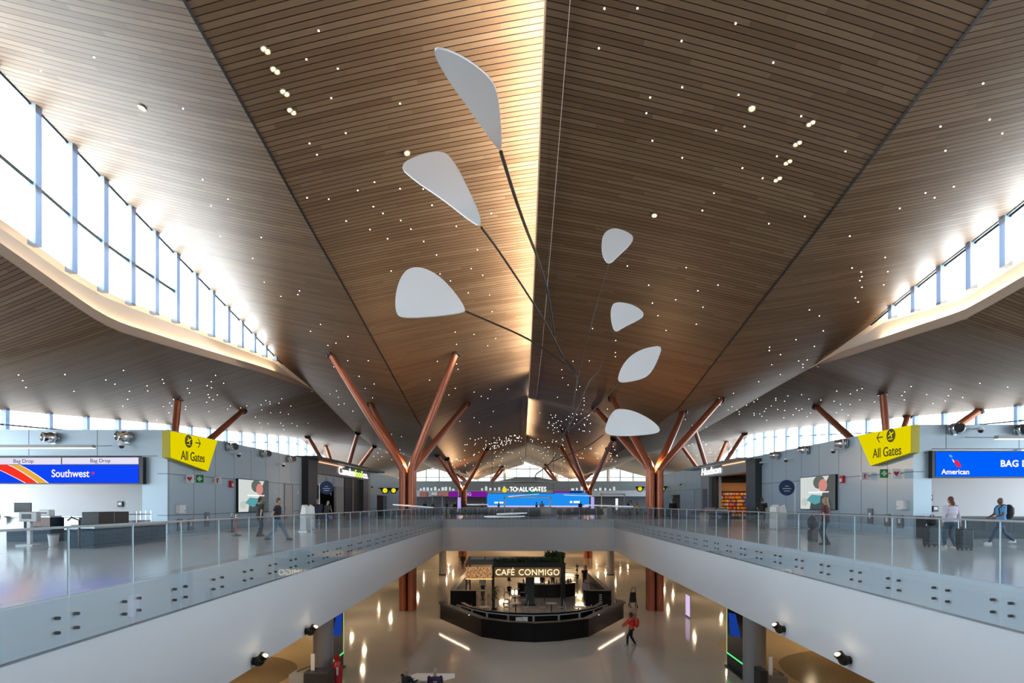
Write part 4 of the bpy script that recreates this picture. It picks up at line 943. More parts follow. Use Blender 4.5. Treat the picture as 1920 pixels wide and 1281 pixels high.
t = thing('newsstand_front', 'dark framed newsstand front with white illuminated name on the right wall', 'shop front', (WXR, 50, UF)); O = Vector((WXR, 50, UF))
def fb(name, Ya, Yb, za, zb, d0, d1, m, par=None): return wall_slab(name, 1, Ya, Yb, za, zb, d0, d1, m, par or t, O)
M_GB = mat('grey_front', (.28, .29, .30), .4, .2)
fb('pillar', 43.9, 45.7, UF, 11.0, -.3, .5, mat('green_black', (.025, .04, .042), .35)); fb('canopy', 45.5, 60.5, 11.0, 11.2, -.6, 1.2, mat('canopy_grey', (.18, .2, .21), .4))
fb('fascia_band', 45.7, 57.5, 10.1, 11.0, 0, .45, M_GB); fb('light_strip', 46, 51, 10.88, 10.96, .45, .55, glow('strip_warm', (1, .6, .35), 1.3))
fb('pillar', 55.0, 57.5, UF, 10.1, 0, .4, M_GB); fb('dark_panel', 53.9, 55.0, UF, 10.1, -.2, .1, M_BLACK); fb('mullion', 53.0, 53.15, UF, 10.1, -.1, .1, M_GREY)
fb('poster', 55.5, 56.8, 6.9, 9.0, .4, .44, mat('poster_dark', (.06, .08, .11), .4))
text('lettering', 'Hudson', .95, wm, t, Vector((WXR - .52, 57.0, 10.60)) - O, (R(90), 0, R(-90)), .02, align='LEFT', fit=5.5, bold=.022, shear=.15)
MB().box((WXR + 4.4, 43.5, UF), (WXR + 4.6, 56, 11)).build('wall_newsstand_back', mat('shop_dark', (.03, .022, .02), .6), kind='structure'); MB().box((WXR + .5, 43.5, 10.2), (WXR + 4.4, 56, 10.3)).build('ceiling_newsstand', M_BLACK, kind='structure')
hb = thing('header_board', 'orange board above the shelving at the back of the newsstand', 'board', (WXR + 2.6, 55.6, 8.75)); MB().box((-1.7, -.1, 0), (1.7, .1, .8)).build('board', mat('orange_board', (.5, .24, .08), .5), hb); MB().box((WXR + .5, 55.8, UF), (WXR + 4.4, 56, 11)).build('wall_newsstand_far', MATS['shop_dark'], kind='structure'); MB().box((WXR + .5, 43.4, UF), (WXR + 4.4, 43.6, 11)).build('wall_newsstand_near', MATS['shop_dark'], kind='structure')
area('shop_lamp', (WXR + 2.4, 51, 10.0), (3, 6), 90, (1, .7, .45))
sh = thing('goods_shelf', 'tall shelving full of bright packets at the back of the newsstand', 'shelf', (WXR + 2.4, 55.3, UF))
for k in range(7): MB().box((-1.8, -.35, .25 + k * .33), (1.8, .3, .28 + k * .33)).build('shelf', M_DARK, sh)
MB().box((-1.8, .3, 0), (1.8, .4, 2.6)).build('back_panel', M_DARK, sh)
cols = [(.8, .12, .02), (.85, .35, .03), (.9, .6, .1), (.7, .7, .65), (.1, .15, .5), (.5, .04, .05), (.8, .2, .3)]
pk = [MB().box((-.065, -.06, 0), (.065, .06, .24)).build('snack_packet', mat('packet_%d' % i, c, .4)) for i, c in enumerate(cols)]
cn = ['red', 'orange', 'yellow', 'pale', 'blue', 'dark red', 'pink']; used = [False] * 7
for k in range(7):
    for j in range(21):
        i = rr.choice((0, 0, 1, 1, 1, 2, 3, 4, 5, 6)); o = pk[i] if not used[i] else pk[i].copy()
        if used[i]: COL.objects.link(o)
        used[i] = True; o.location = (WXR + .7 + j * .168 + rr.uniform(-.01, .01), 55.3 - .25, UF + .285 + k * .33)
        tag(o, '%s snack packet on the shelving at the back of the newsstand' % cn[i], 'packet', '%s packets on the newsstand shelving' % cn[i])
for i in range(7):
    if not used[i]: bpy.data.objects.remove(pk[i])
# display tables of the newsstand
for (x, y, c, lb) in ((16.2, 49.5, (.5, .48, .5), 'low display table with pale goods in front of the newsstand'), (16.0, 46.6, (.06, .05, .06), 'low display table with dark goods in front of the newsstand')):
    t = thing('display_table', lb, 'table', (x, y, UF)); MB().box((-.5, -1.1, 0), (.5, 1.1, .7)).build('base', M_DARK if c[0] < .1 else M_WHITE, t)
    for k in range(8): MB().box((-.4, -1.0 + k * .25, .7), (.4, -.82 + k * .25, .85 + rr.uniform(0, .3))).build('merchandise', mat('merch_%d' % (k % 3), [c, tuple(v * .6 for v in c), (.4, .3, .4)][k % 3], .6), t)

# round yellow pictogram signs over the side passages
for (px, py, sd, lb) in ((738, 920, -1, 'round yellow sign on a black bracket nearest the left copper column'), (722, 920, -1, 'round yellow sign on a black bracket over the left side passage'), (1200, 917, 1, 'round yellow sign on a black bracket left of the right copper column'), (1241, 917, 1, 'round yellow sign on a black bracket over the right side passage')):
    X = WX + .9 if sd < 0 else WXR - .9
    Y = X * F / (px - CX); z = EYE - (py - CY) / F * Y
    t = thing('round_sign', lb, 'sign', (X, Y, z)); MB().prism([(-.7, 0, .35), (.7, 0, .35), (.25, 0, -.4), (-.25, 0, -.4)], (0, .12, 0)).build('bracket', M_BLACK, t); e = -1 if sd < 0 else 1; xx = sorted((0, e * .9)); MB().box((xx[0], .04, .2), (xx[1], .1, .26)).build('arm', M_BLACK, t)
    MB().cyl((0, -.03, 0), (0, 0, 0), .3, .3, 24).build('disc', glow('disc_yellow', (.9, .78, .02), .9), t)
# round blue totem signs
def totem(loc, label, h=2.75, sg=-1):
    t = thing('totem_sign', label, 'sign', loc); MB().cyl((0, 0, 0), (0, 0, .04), .28, .28, 20).build('base', M_STEEL, t); MB().cyl((0, 0, 0), (0, 0, h), .045, .045, 10).build('pole', M_WHITE, t)
    MB().cyl((sg * .52, .02, h - .3), (sg * .52, -.03, h - .3), .48, .48, 28).build('disc', mat('totem_blue', (.015, .04, .13), .35), t)
    for (dz, w) in ((.1, .12), (-.05, .26), (-.2, .18)): MB().box((sg * .52 - w, -.04, h - .32 + dz), (sg * .52 + w, -.03, h - .28 + dz)).build('symbol_line', M_WHITE, t)
totem((XY(1491, 990, UF).x, XY(1491, 990, UF).y, UF), 'white pole with a round navy sign between kiosks and advertising screen at right')
totem((-14.25, 41.2, UF), 'white pole with a round blue sign in front of the food shop at left', 2.9, 1)

# ---------------------------------------------------------------- kiosks
def kiosk(loc, rz, label, grp):
    t = thing('check_in_kiosk', label, 'kiosk', loc, rz, grp)
    MB().box((-.35, -.3, 0), (.35, .3, .06)).build('base', M_STEEL, t)
    MB().prism([(-.3, -.22, .06), (-.3, .22, .06), (-.3, .16, 1.35), (-.3, -.08, 1.5), (-.3, -.2, .95)], (.6, 0, 0)).build('body', M_WHITE, t, bevel=.02)
    MB().prism([(-.22, -.225, .98), (.22, -.225, .98), (.22, -.10, 1.42), (-.22, -.10, 1.42)], (0, -.015, .004)).build('screen', M_BLACK, t)
    MB().box((-.15, -.26, .7), (.15, -.2, .8)).build('printer_slot', M_DARK, t); t.scale = (.85, .85, .95); return t
k1 = XY(573, 997, UF); kiosk(k1, R(-100), 'white self check-in kiosk in front of the food shop, nearest the rail', 'white check-in kiosks')
kiosk(XY(586, 994, UF) + Vector((-.6, 1.5, 0)), R(-80), 'second white check-in kiosk in front of the food shop, behind the first', 'white check-in kiosks')
kiosk(XY(1453, 993, UF), R(110), 'white self check-in kiosk at right beside the man in black', 'white check-in kiosks'); kiosk(XY(1468, 991, UF), R(80), 'white self check-in kiosk at right next to the navy round sign', 'white check-in kiosks')

# ---------------------------------------------------------------- bag-drop counters, left
M_NAVY = mat('counter_navy', (.022, .048, .078), .55, spec=.3); M_TOPG = mat('counter_edge', (.42, .47, .47), .3, .5)
def block(t, name, a, b, m, **k): return MB().box(a, b).build(name, m, t, **k)
t = thing('bag_drop_counter', 'long navy bag-drop counter with pale edge at left, nearest the wall corner', 'counter', (-14.1, 19.2, UF))
block(t, 'front', (-.9, 0, 0), (0, 3.9, .66), M_NAVY); block(t, 'top_edge', (-.92, -.03, .66), (.03, 3.93, .74), M_TOPG); block(t, 'belt', (-.8, .05, .74), (-.08, 3.85, .78), M_BLACK)
t2 = thing('black_cabinet', 'black cabinet standing on the long navy bag-drop counter at left', 'cabinet', (-14.5, 19.6, UF + .785)); block(t2, 'body', (-.3, 0, 0), (.28, 1.5, .42), M_BLACK, bevel=.01)
block(t2, 'door_seam', (.28, .72, .03), (.286, .735, .4), M_GREY)
t3 = thing('guard_rail', 'black bent tube guard rail at the end of the long navy counter', 'rail', (-14.2, 18.7, UF))
MB().tube([(-.6, .3, .95), (-.3, .05, 1.05), (0, 0, .95), (0, 0, .2), (0, .05, .03)], .03, 8).build('tube', M_BLACK, t3); MB().tube([(-.5, .3, .65), (-.1, .05, .65), (0, 0, .6)], .025, 8).build('tube', M_BLACK, t3)
t4 = thing('silver_cart', 'silver wire cart frame on the right end of the long navy counter', 'cart', (-14.45, 21.9, UF + .785))
for z in (.05, .3): MB().tube([(-.2, -.35, z), (-.2, .5, z), (.2, .5, z), (.2, -.35, z), (-.2, -.35, z)], .018, 6).build('wire', M_STEEL, t4)
for (x, y) in ((-.2, -.35), (-.2, .5), (.2, .5), (.2, -.35), (0, .5)): MB().cyl((x, y, 0), (x, y, .42), .018, .018, 6).build('post', M_STEEL, t4)
def counter2(x, y, label, w=1.6):
    t = thing('check_in_desk', label, 'desk', (x, y, UF)); block(t, 'body', (0, 0, 0), (w, .8, .95), M_NAVY); block(t, 'top', (-.04, -.06, .95), (w + .04, .84, 1.0), M_TOPG)
    block(t, 'bronze_panel', (w * .55, -.012, .6), (w, -.002, .93), mat('bronze_gloss', (.06, .03, .022), .25, .4)); block(t, 'pale_panel', (0.02, -.012, .45), (w * .4, -.002, .93), mat('pale_metal', (.5, .5, .48), .3, .5)); return t
counter2(-20.0, 22.6, 'navy check-in desk at the left picture edge with monitor on top', 1.7); counter2(-18.0, 22.9, 'navy check-in desk second from the left picture edge with a small green light', 1.5)
o = MB().sph((-16.75, 22.84, UF + .88), .05, 10, 6).build('indicator_light', glow('green_led', (.05, .9, .35), 2)); tag(o, 'small green indicator light on the second check-in desk at left', 'light')
t = thing('monitor', 'black monitor on a stand on the left check-in desk', 'monitor', (-19.6, 22.9, UF + 1.005)); block(t, 'foot', (-.12, -.08, 0), (.12, .08, .02), M_DARK); block(t, 'stand', (-.03, -.02, .02), (.03, .02, .2), M_DARK); block(t, 'screen', (-.34, -.04, .14), (.34, 0, .52), M_BLACK, bevel=.01)
t = thing('blue_bag', 'dark blue bag hanging at the left check-in desk', 'bag', (-20.2, 22.3, UF + .7)); MB().sph((0, 0, .28), (.22, .12, .3), 12, 8).build('body', mat('bag_blue', (.02, .03, .17), .6), t, smooth=True); MB().tube([(-.1, 0, .5), (-.05, 0, .62), (.05, 0, .62), (.1, 0, .5)], .015, 6).build('handle', M_BLACK, t)
t = thing('card_printer', 'white document printer on the left check-in desk beside the monitor', 'printer', (-18.75, 23.0, UF + 1.0)); block(t, 'body', (-.2, -.15, 0), (.2, .15, .25), M_WHITE, bevel=.02); block(t, 'slot', (-.12, -.16, .1), (.12, -.15, .14), M_BLACK)
t = thing('kiosk_stand', 'grey kiosk stand with small screen in front of the left check-in desk', 'kiosk', (-17.4, 20.6, UF)); block(t, 'base', (-.3, -.25, 0), (.3, .25, .05), M_WHITE); block(t, 'post', (-.06, -.06, .05), (.06, .06, .95), M_WHITE); block(t, 'shelf', (-.6, -.2, .55), (.6, .2, .6), M_GREY); block(t, 'head', (-.32, -.1, .85), (.32, .1, 1.2), mat('kiosk_grey', (.5, .52, .52), .4), bevel=.02); block(t, 'screen', (-.2, -.115, .95), (.12, -.105, 1.12), M_BLACK)
t = thing('recycling_bin', 'small white bin on the floor below the left kiosk stand', 'bin', (-16.4, 20.4, UF)); MB().lathe([(.13, 0), (.17, .4), (.15, .4), (.12, .03)], n=14).build('body', M_WHITE, t, smooth=True); MB().lathe([(.18, .38), (.18, .42), (.14, .42), (.14, .38)], n=14).build('rim', M_GREY, t)
# scale readout, left alcove sign
for (x, Y, z, lb) in ((-22.9, YB + 4.4, 7.55, 'small black phone holder on the left alcove wall beside the door'), (22.2, YBR + 4.4, 7.9, 'small framed notice on the right alcove wall beside the door'), (22.5, YBR + 4.4, 7.3, 'small black card reader on the right alcove wall')):
    t = thing('wall_device', lb, 'device', (x, Y, z)); block(t, 'body', (-.14, 0, -.16), (.14, .08, .16), M_DARK); block(t, 'faceplate', (-.09, -.01, -.05), (.09, 0, .1), M_WHITE)
# queue posts
def post(loc, label, col):
    t = thing('queue_post', label, 'post', loc); MB().lathe([(.22, 0), (.22, .03), (.06, .07), (.045, .12)], n=20).build('base', M_DARK, t); MB().cyl((0, 0, .1), (0, 0, 1.0), .04, .04, 12).build('pole', col, t); MB().cyl((0, 0, .82), (0, 0, .87), .043, .043, 12).cyl((0, 0, .92), (0, 0, .97), .043, .043, 12).build('reflective_band', M_WHITE, t)
ORG = mat('post_red', (.55, .12, .08), .5)
post(XY(443, 1005, UF), 'red post with white bands near the left wall', ORG); post(XY(435, 998, UF), 'dark grey queue post behind the red banded post at left', M_DARK)
# right counter
t = thing('bag_drop_counter', 'long dark bag-drop counter under the blue American screen at right', 'counter', (17.4, 24.6, UF))
block(t, 'front', (0, 0, 0), (9, .9, .86), mat('counter_dark', (.02, .03, .04), .5, spec=.3)); block(t, 'top', (-.03, -.05, .86), (9.03, .93, .93), M_BLACK); block(t, 'bronze_panel', (4.6, -.012, .4), (6.3, -.002, .9), mat('tan_panel', (.2, .15, .13), .3, .4))
for i in range(3):
    t2 = thing('monitor', ['dark monitor on the right counter behind the woman in the pale jacket', 'dark monitor on the right counter behind the man with the backpack', 'dark monitor at the right end of the right counter'][i], 'monitor', (18.6 + i * 2.6, 25.2, UF + .935)); block(t2, 'stand', (-.03, -.02, 0), (.03, .02, .16), M_DARK); block(t2, 'screen', (-.25, -.03, .1), (.25, 0, .38), M_BLACK)

# ---------------------------------------------------------------- far end of the upper hall: checkpoint zone
M_BAND = mat('soffit_grey', (.17, .2, .21), .5); M_BAND2 = mat('soffit_light', (.38, .41, .44), .5)
CW = 29.5
t = thing('checkpoint_canopy', 'wide dark grey canopy structure across the far end above the checkpoint', 'canopy', (0.8, 99, UF))
for (za, zb, y, m, nm) in ((3.7, 5.3, .6, M_BAND, 'upper_band'), (2.7, 3.7, .3, M_BAND2, 'lower_band')): MB().box((-CW, y, za), (CW, 12, zb)).build(nm, m, t)
MB().prism([(-4.5, .2, 5.3), (-1.5, .2, 5.95), (2, .2, 6.0), (6, .2, 5.3)], (0, 8, 0)).build('raised_roof', M_BAND, t)
MB().box((-CW, 6, 0), (CW, 6.3, 2.7)).build('back_wall', mat('checkpoint_wall', (.08, .085, .10), .5), t)
rr = random.Random(9)
for i in range(34):     # white light boxes mounted along the canopy edge
    x = (-17 + i * .62) if i < 10 else (-6.5 + (i - 10) * .75) if i < 24 else (9 + (i - 24) * .8)
    MB().box((x - rr.uniform(.1, .28) - .8, .4, 3.7), (x + rr.uniform(.1, .28) - .8, .58, 3.75 + rr.uniform(.2, .7))).build('light_box', glow('canopy_white', (.8, .86, .9), .75), t)
t = thing('gates_sign', 'illuminated white TO ALL GATES lettering with a yellow disc at the far centre', 'sign', (0, 70, 0))
v = W(984, 918, 70); text('lettering', 'TO ALL GATES', .80, glow('gates_white', (1, 1, 1), 1.7), t, (W(990, 918, 70).x, 0, v.z), (R(90), 0, 0), .03, bold=.012, spacing=1.15, fit=4.4)
c = W(946, 919, 70); MB().cyl((c.x, .02, c.z), (c.x, -.04, c.z), .30, .30, 24).build('disc', glow('disc_yellow', (.9, .78, .02), .9), t)
MB().box((-3.5, .05, c.z - .45), (4.2, .1, c.z - .40)).box((-3.4, .05, c.z + .6), (-3.36, .09, hitz(-3.4, 70))).box((4.0, .05, c.z + .6), (4.04, .09, hitz(4, 70))).box((-3.4, .05, c.z - .45), (-3.36, .09, c.z + .6)).box((4.0, .05, c.z - .45), (4.04, .09, c.z + .6)).build('hanger', M_DARK, t)
def led_band(px0, px1, py0, py1, Y, col, label, e=.8, cells=None):
    a = W(px0, py0, Y); b = W(px1, py1, Y); t = thing('led_band', label, 'screen', (a.x, Y, b.z)); w = b.x - a.x; h = a.z - b.z
    MB().box((0, 0.01, -.03), (w, .2, h + .03)).build('housing', M_BLACK, t); MB().box((0, 0, 0), (w, .01, h)).build('screen', glow('led_%d_%d_%d' % tuple(int(x * 255) for x in col), col, e), t); return t, w, h
t, w, h = led_band(842, 913, 922, 932, 99.08, (.22, .01, .35), 'purple LED band left of the far blue screen', .9); text('lettering', 'ING', .8, glow('canopy_white', (.8, .86, .9), .75), t, (w * .48, -.02, h * .5), (R(90), 0, 0), .01)
led_band(1038, 1068, 921, 926, 99.08, (.25, .03, .35), 'purple LED band right of the TO ALL GATES sign', .7); led_band(1068, 1091, 921, 927, 99.08, (.01, .04, .3), 'navy LED band beside the blue LED band at far right', .7); led_band(1092.5, 1104, 921, 928, 99.08, (.0, .12, .8), 'bright blue LED band at the far right end', .9); led_band(985, 1012, 921, 927, 99.08, (.02, .3, .15), 'green LED band below the TO ALL GATES sign', .6)
led_band(787, 800, 923, 932, 99.08, (.55, .2, .18), 'pink LED picture at the far left, leftmost of the row', .5); led_band(809, 820, 923, 930, 99.08, (.6, .65, .65), 'white LED picture at the far left', .6); led_band(821, 841, 923, 931, 99.08, (.6, .25, .2), 'salmon LED picture at the far left beside the purple band', .5)
# curved blue screen wall
def blue_wall():
    t = thing('blue_led_screen', 'bright blue curved screen wall at the far centre', 'screen', (0, 78, 0))
    a = W(913, 925, 78); b = W(1105, 951, 78); x0, x1, z1, z0 = a.x, b.x, a.z, b.z; r = .5
    pts = [(x0, z0), (x0, z1 - r), (x0 + r * .3, z1 - r * .3), (x0 + r, z1), (x1 - r, z1), (x1 - r * .3, z1 - r * .3), (x1, z1 - r), (x1, z0)]
    MB().prism([(x, 0.02, z) for x, z in pts], (0, .25, 0)).build('housing', M_DARK, t)
    MB().prism([(x, 0, z) for x, z in pts], (0, .018, 0)).build('screen', glow('led_skyblue', (.015, .27, .85), 1.0), t)
    MB().box((x0 + 1.0, -.02, z0 + .5), (x0 + 2.2, 0, z0 + .7)).box((x1 - 2.6, -.02, z0 + .55), (x1 - 2.3, 0, z0 + .8)).box((x1 - 2.1, -.02, z0 + .55), (x1 - 1.2, 0, z0 + .8)).build('symbol_line', glow('gates_white', (1, 1, 1), 1.7), t)
    MB().box((x0 + .1, -.02, z0), (x1 - .1, 0, z0 + .18)).build('light_line', glow('violet_white', (.75, .6, .95), .9), t)
blue_wall()
def gateway(px0, px1, py0, Y, label):
    a = W(px0, py0, Y); b = W(px1, py0, Y); t = thing('portal_frame', label, 'frame', (a.x, Y, UF)); w = b.x - a.x; h = a.z - UF
    MB().box((0, 0, 0), (.16, .16, h)).box((w - .16, 0, 0), (w, .16, h)).build('post', M_STEEL, t); MB().box((0, 0, h - .16), (w, .16, h)).build('header', M_STEEL, t)
gateway(945, 1033, 932, 72, 'pale steel portal frame in front of the far blue screen wall'); gateway(810, 830, 929, 84, 'thin white portal frame at the far left behind the rail'); gateway(1127, 1172, 926, 84, 'thin white portal frame at the far right behind the rail')
for (px, py0, py1, Y, lb) in ((861, 933, 952, 74, 'slim violet lit totem left of the far blue screen'), (1111, 932, 954, 72, 'slim violet lit totem right of the far blue screen')):
    a = W(px, py0, Y); b = W(px, py1, Y); t = thing('light_totem', lb, 'totem', (a.x, Y, UF)); MB().box((-.2, -.08, 0), (.2, .08, a.z - UF)).build('body', glow('violet_totem', (.45, .38, .85), 1), t); MB().box((-.3, -.2, 0), (.3, .2, .05)).build('base', M_STEEL, t)
# podium desks and stands behind the far rail
rr = random.Random(2)
M_SEAT = mat('seat_dark', (.03, .045, .055), .5)
seat0 = None
def seat(x, y, rz, label):
    global seat0
    if seat0 is None:
        t = thing('lounge_seat', label, 'seat', (x, y, UF), rz, 'dark lounge seats behind the far rail')
        block(t, 'seat', (-.32, -.3, .3), (.32, .3, .45), M_SEAT, bevel=.03); block(t, 'backrest', (-.32, .2, .42), (.32, .32, .95), M_SEAT, bevel=.03); block(t, 'armrest', (-.38, -.3, .3), (-.32, .3, .65), M_DARK); block(t, 'armrest', (.32, -.3, .3), (.38, .3, .65), M_DARK)
        for (a, b) in ((-.3, -.25), (.3, -.25), (-.3, .25), (.3, .25)): MB().cyl((a, b, 0), (a, b, .3), .02, .02, 6).build('leg', M_STEEL, t)
        seat0 = t
    else: dup(seat0, (x, y, UF), rz, label)
for k in range(9): seat(-6.9 + k * .82, 60 + (k % 2) * .3, PI, 'dark lounge seat in the row behind the far rail, left half')
for k in range(6): seat(4.2 + k * .82, 60.5, PI, 'dark lounge seat in the row behind the far rail, right half')
def desk(x, y, w, h, m, label):
    t = thing('service_desk', label, 'desk', (x, y, UF)); block(t, 'body', (-w / 2, -.4, 0), (w / 2, .4, h - .05), m, bevel=.03); block(t, 'top', (-w / 2 - .05, -.45, h - .05), (w / 2 + .05, .45, h), M_WHITE)
desk(-2.0, 70, 3.4, 1.05, mat('lilac_desk', (.45, .4, .55), .4), 'pale lilac service desk left of centre in front of the blue screen'); desk(1.2, 68, 2.4, 1.0, M_NAVY, 'dark round-fronted desk at the far centre'); desk(3.1, 70, 1.2, 1.1, M_WHITE, 'white desk right of the far centre'); desk(5.4, 69, 2.0, 1.05, mat('pink_desk', (.5, .35, .42), .4), 'pinkish service desk with white top at the far right of centre')
t = thing('white_bin', 'white rubbish bin on the balcony edge at the far right', 'bin', (9.6, 66, UF)); block(t, 'body', (-.25, -.25, 0), (.25, .25, .9), M_WHITE); block(t, 'lid', (-.27, -.27, .9), (.27, .27, .98), M_GREY)
t = thing('wall_lamp', 'vertical bright white lamp left of the right copper column', 'lamp', (11.0, 66, UF + 1.3)); block(t, 'tube', (-.12, -.1, -.55), (.12, .1, .75), glow('tube_white', (1, .98, .95), 2.0), bevel=.05); MB().cyl((0, 0, -1.3), (0, 0, -.5), .05, .05, 8).build('post', M_STEEL, t)
# ---------------------------------------------------------------- people
SKIN = mat('skin', (.42, .25, .17), .5); SKIN_D = mat('skin_dark', (.16, .085, .05), .5)
def ik(a, b, l1, l2, pole):
    a, b = Vector(a), Vector(b); d = b - a; L = min(d.length, (l1 + l2) * .999); u = d.normalized(); b = a + u * L
    x = (l1 * l1 - l2 * l2 + L * L) / (2 * L); h = math.sqrt(max(0, l1 * l1 - x * x)); p = Vector(pole); p = (p - u * p.dot(u)).normalized()
    return a + u * x + p * h, b
def limb(mb, p, q, r0, r1): mb.cyl(p, q, r0, r1, 10).sph(p, r0, 10, 6).sph(q, r1, 10, 6)
def remesh(o, vox):
    m = o.modifiers.new('remesh', 'REMESH'); m.mode = 'VOXEL'; m.voxel_size = vox; m.use_smooth_shade = True
    s = o.modifiers.new('smooth', 'SMOOTH'); s.factor = .5; s.iterations = 4
def person(label, loc, rz, H=1.74, top=(.02, .02, .025), legs=(.03, .035, .05), shoes=(.05, .05, .05), sleeve='short', skirt=False, hair=(.04, .025, .015), hairlen=0,
           feet=((-.1, 0), (.1, 0)), hands=((-.3, .02, .82), (.3, .02, .82)), lean=0.0, yaw=0.0, headtilt=0.0, skin=None, shorts=False, vox=.016, group=None, sit=False, build_=1.2, bald=False, lift=(0, 0), pelvis=None):
    k = H / 1.74; skin = skin or SKIN; t = thing('person', label, 'person', loc, rz, group); S = lambda v: Vector(v) * k
    hz = .50 if sit else (.92 - .25 * max(0, abs(feet[0][1] - feet[1][1]) - .3) * .5); hip = S(pelvis or (0, 0, hz)); up = Vector((0, math.sin(lean), math.cos(lean)))
    neck = hip + up * (.55 * k); sh = [hip + up * (.50 * k) + Vector((s * .185 * k * build_, 0, 0)) for s in (-1, 1)]
    hc = neck + up * .17 * k + Vector((0, .02 * k + headtilt * .08, -abs(headtilt) * .04)); ank = [S((feet[i][0], feet[i][1], .09 + lift[i])) for i in (0, 1)]
    hips = [hip + Vector((s * .095 * k, 0, -.02 * k)) for s in (-1, 1)]
    knees = []; ends = []
    for i in (0, 1):
        kn, en = ik(hips[i], ank[i], .43 * k, .42 * k, (0, 1, .3 if sit else 0)); knees.append(kn); ends.append(en)
    elb = []; wr = []
    for i, s in ((0, -1), (1, 1)):
        e, w = ik(sh[i], S(hands[i]) , .29 * k, .25 * k, (s * .35, -1, -.2)); elb.append(e); wr.append(w)
    b = MB(); Mh = Matrix.Translation(hc) @ Matrix.Rotation(yaw, 4, 'Z')
    b.sph((0, 0, 0), (.074 * k, .093 * k, .115 * k), 16, 12, Mh); b.sph((0, .035 * k, -.06 * k), (.052 * k, .058 * k, .055 * k), 12, 8, Mh)
    nb = MB(); nb.cyl((0, .088 * k, .015 * k), (0, .108 * k, -.02 * k), .010 * k, .017 * k, 8); b.add([Mh @ Vector(v) for v in nb.v], nb.f)
    for s in (-1, 1): b.sph((s * .076 * k, -.005, -.005), (.012 * k, .022 * k, .032 * k), 8, 6, Mh)
    limb(b, neck - up * .06 * k, hc - Vector((0, .02 * k, .06 * k)), .056 * k, .05 * k)
    tb = MB()
    Mt = Matrix.Translation(hip) @ Matrix.Rotation(-lean, 4, 'X')
    def torso(mb, g):
        for (z, rx, ry, rzz) in ((.0, .165, .115, .12), (.14, .145, .105, .14), (.30, .165, .118, .15), (.42, .18, .11, .11)): mb.sph((0, 0, z * k), ((rx * build_ + g) * k, (ry * build_ + g) * k, rzz * k + g), 16, 10, Mt)
    torso(b, 0)
    for i in (0, 1):
        limb(b, sh[i], elb[i], .052 * k, .042 * k); limb(b, elb[i], wr[i], .041 * k, .027 * k)
        limb(b, hips[i], knees[i], .085 * k, .056 * k); limb(b, knees[i], ends[i], .056 * k, .036 * k)
        d = (wr[i] - elb[i]).normalized(); side = Vector((1, 0, 0)); side = (side - d * side.dot(d)).normalized(); sd = -1 if i == 0 else 1
        nrm = d.cross(side).normalized()
        palm = wr[i] + d * .05 * k; limb(b, wr[i], palm, .027 * k, .03 * k); b.sph(palm + side * .012 * k, .028 * k, 8, 6); b.sph(palm - side * .012 * k, .028 * k, 8, 6)
        for f in range(4):
            o_ = side * (f - 1.5) * .019 * k; ln = (.062, .072, .068, .052)[f] * k; m1 = palm + o_ + d * (.03 * k + ln * .5); limb(b, palm + o_ + d * .015 * k, m1, .0095 * k, .009 * k); limb(b, m1, m1 + (d + nrm * .5).normalized() * ln * .5, .009 * k, .0075 * k)
        th = palm - side * sd * .028 * k; limb(b, th - d * .03 * k, th - side * sd * .022 * k + d * .022 * k, .011 * k, .009 * k)
    bo = b.build('body', skin, t, smooth=True); remesh(bo, vox * .8)
    for s in (-1, 1): MB().sph((s * .03 * k, .083 * k, .012 * k), .011 * k, 8, 6, Mh).build('eye', M_BLACK, t)
    # top
    s_ = MB(); torso(s_, .016)
    s_.cyl(neck - up * .09 * k, neck - up * .02 * k, .085 * k, .062 * k, 12)
    for i in (0, 1):
        limb(s_, sh[i], elb[i] if sleeve == 'long' else sh[i].lerp(elb[i], .62), .068 * k, .058 * k)
        if sleeve == 'long': limb(s_, elb[i], wr[i] - (wr[i] - elb[i]) * .06, .056 * k, .040 * k)
    m_top = mat('cloth_%02d_%02d_%02d' % tuple(int(c * 99) for c in top), top, .75); remesh(s_.build('shirt' if sleeve == 'short' else 'jacket', m_top, t, smooth=True), vox)
    l_ = MB(); l_.sph((0, 0, -.03 * k), (.178 * k * build_, .132 * k * build_, .12 * k), 14, 10, Mt)
    for i in (0, 1):
        limb(l_, hips[i], knees[i], .102 * k, .074 * k)
        if not shorts: limb(l_, knees[i], ends[i] - (ends[i] - knees[i]) * .03, .072 * k, .054 * k)
    remesh(l_.build('shorts' if shorts else 'trousers', mat('cloth_%02d_%02d_%02d' % tuple(int(c * 99) for c in legs), legs, .8), t, smooth=True), vox)
    for i in (0, 1):
        e = ends[i]; f = MB(); f.sph((e.x, e.y + .05 * k, e.z - .045 * k), (.045 * k, .13 * k, .045 * k), 12, 8); f.sph((e.x, e.y - .02, e.z - .02 * k), (.042 * k, .055 * k, .065 * k), 10, 8); f.box((e.x - .04 * k, e.y - .07 * k, e.z - .09 * k), (e.x + .04 * k, e.y + .17 * k, e.z - .07 * k))
        f.build('shoe', mat('shoe_%02d_%02d_%02d' % tuple(int(c * 99) for c in shoes), shoes, .6), t, smooth=True)
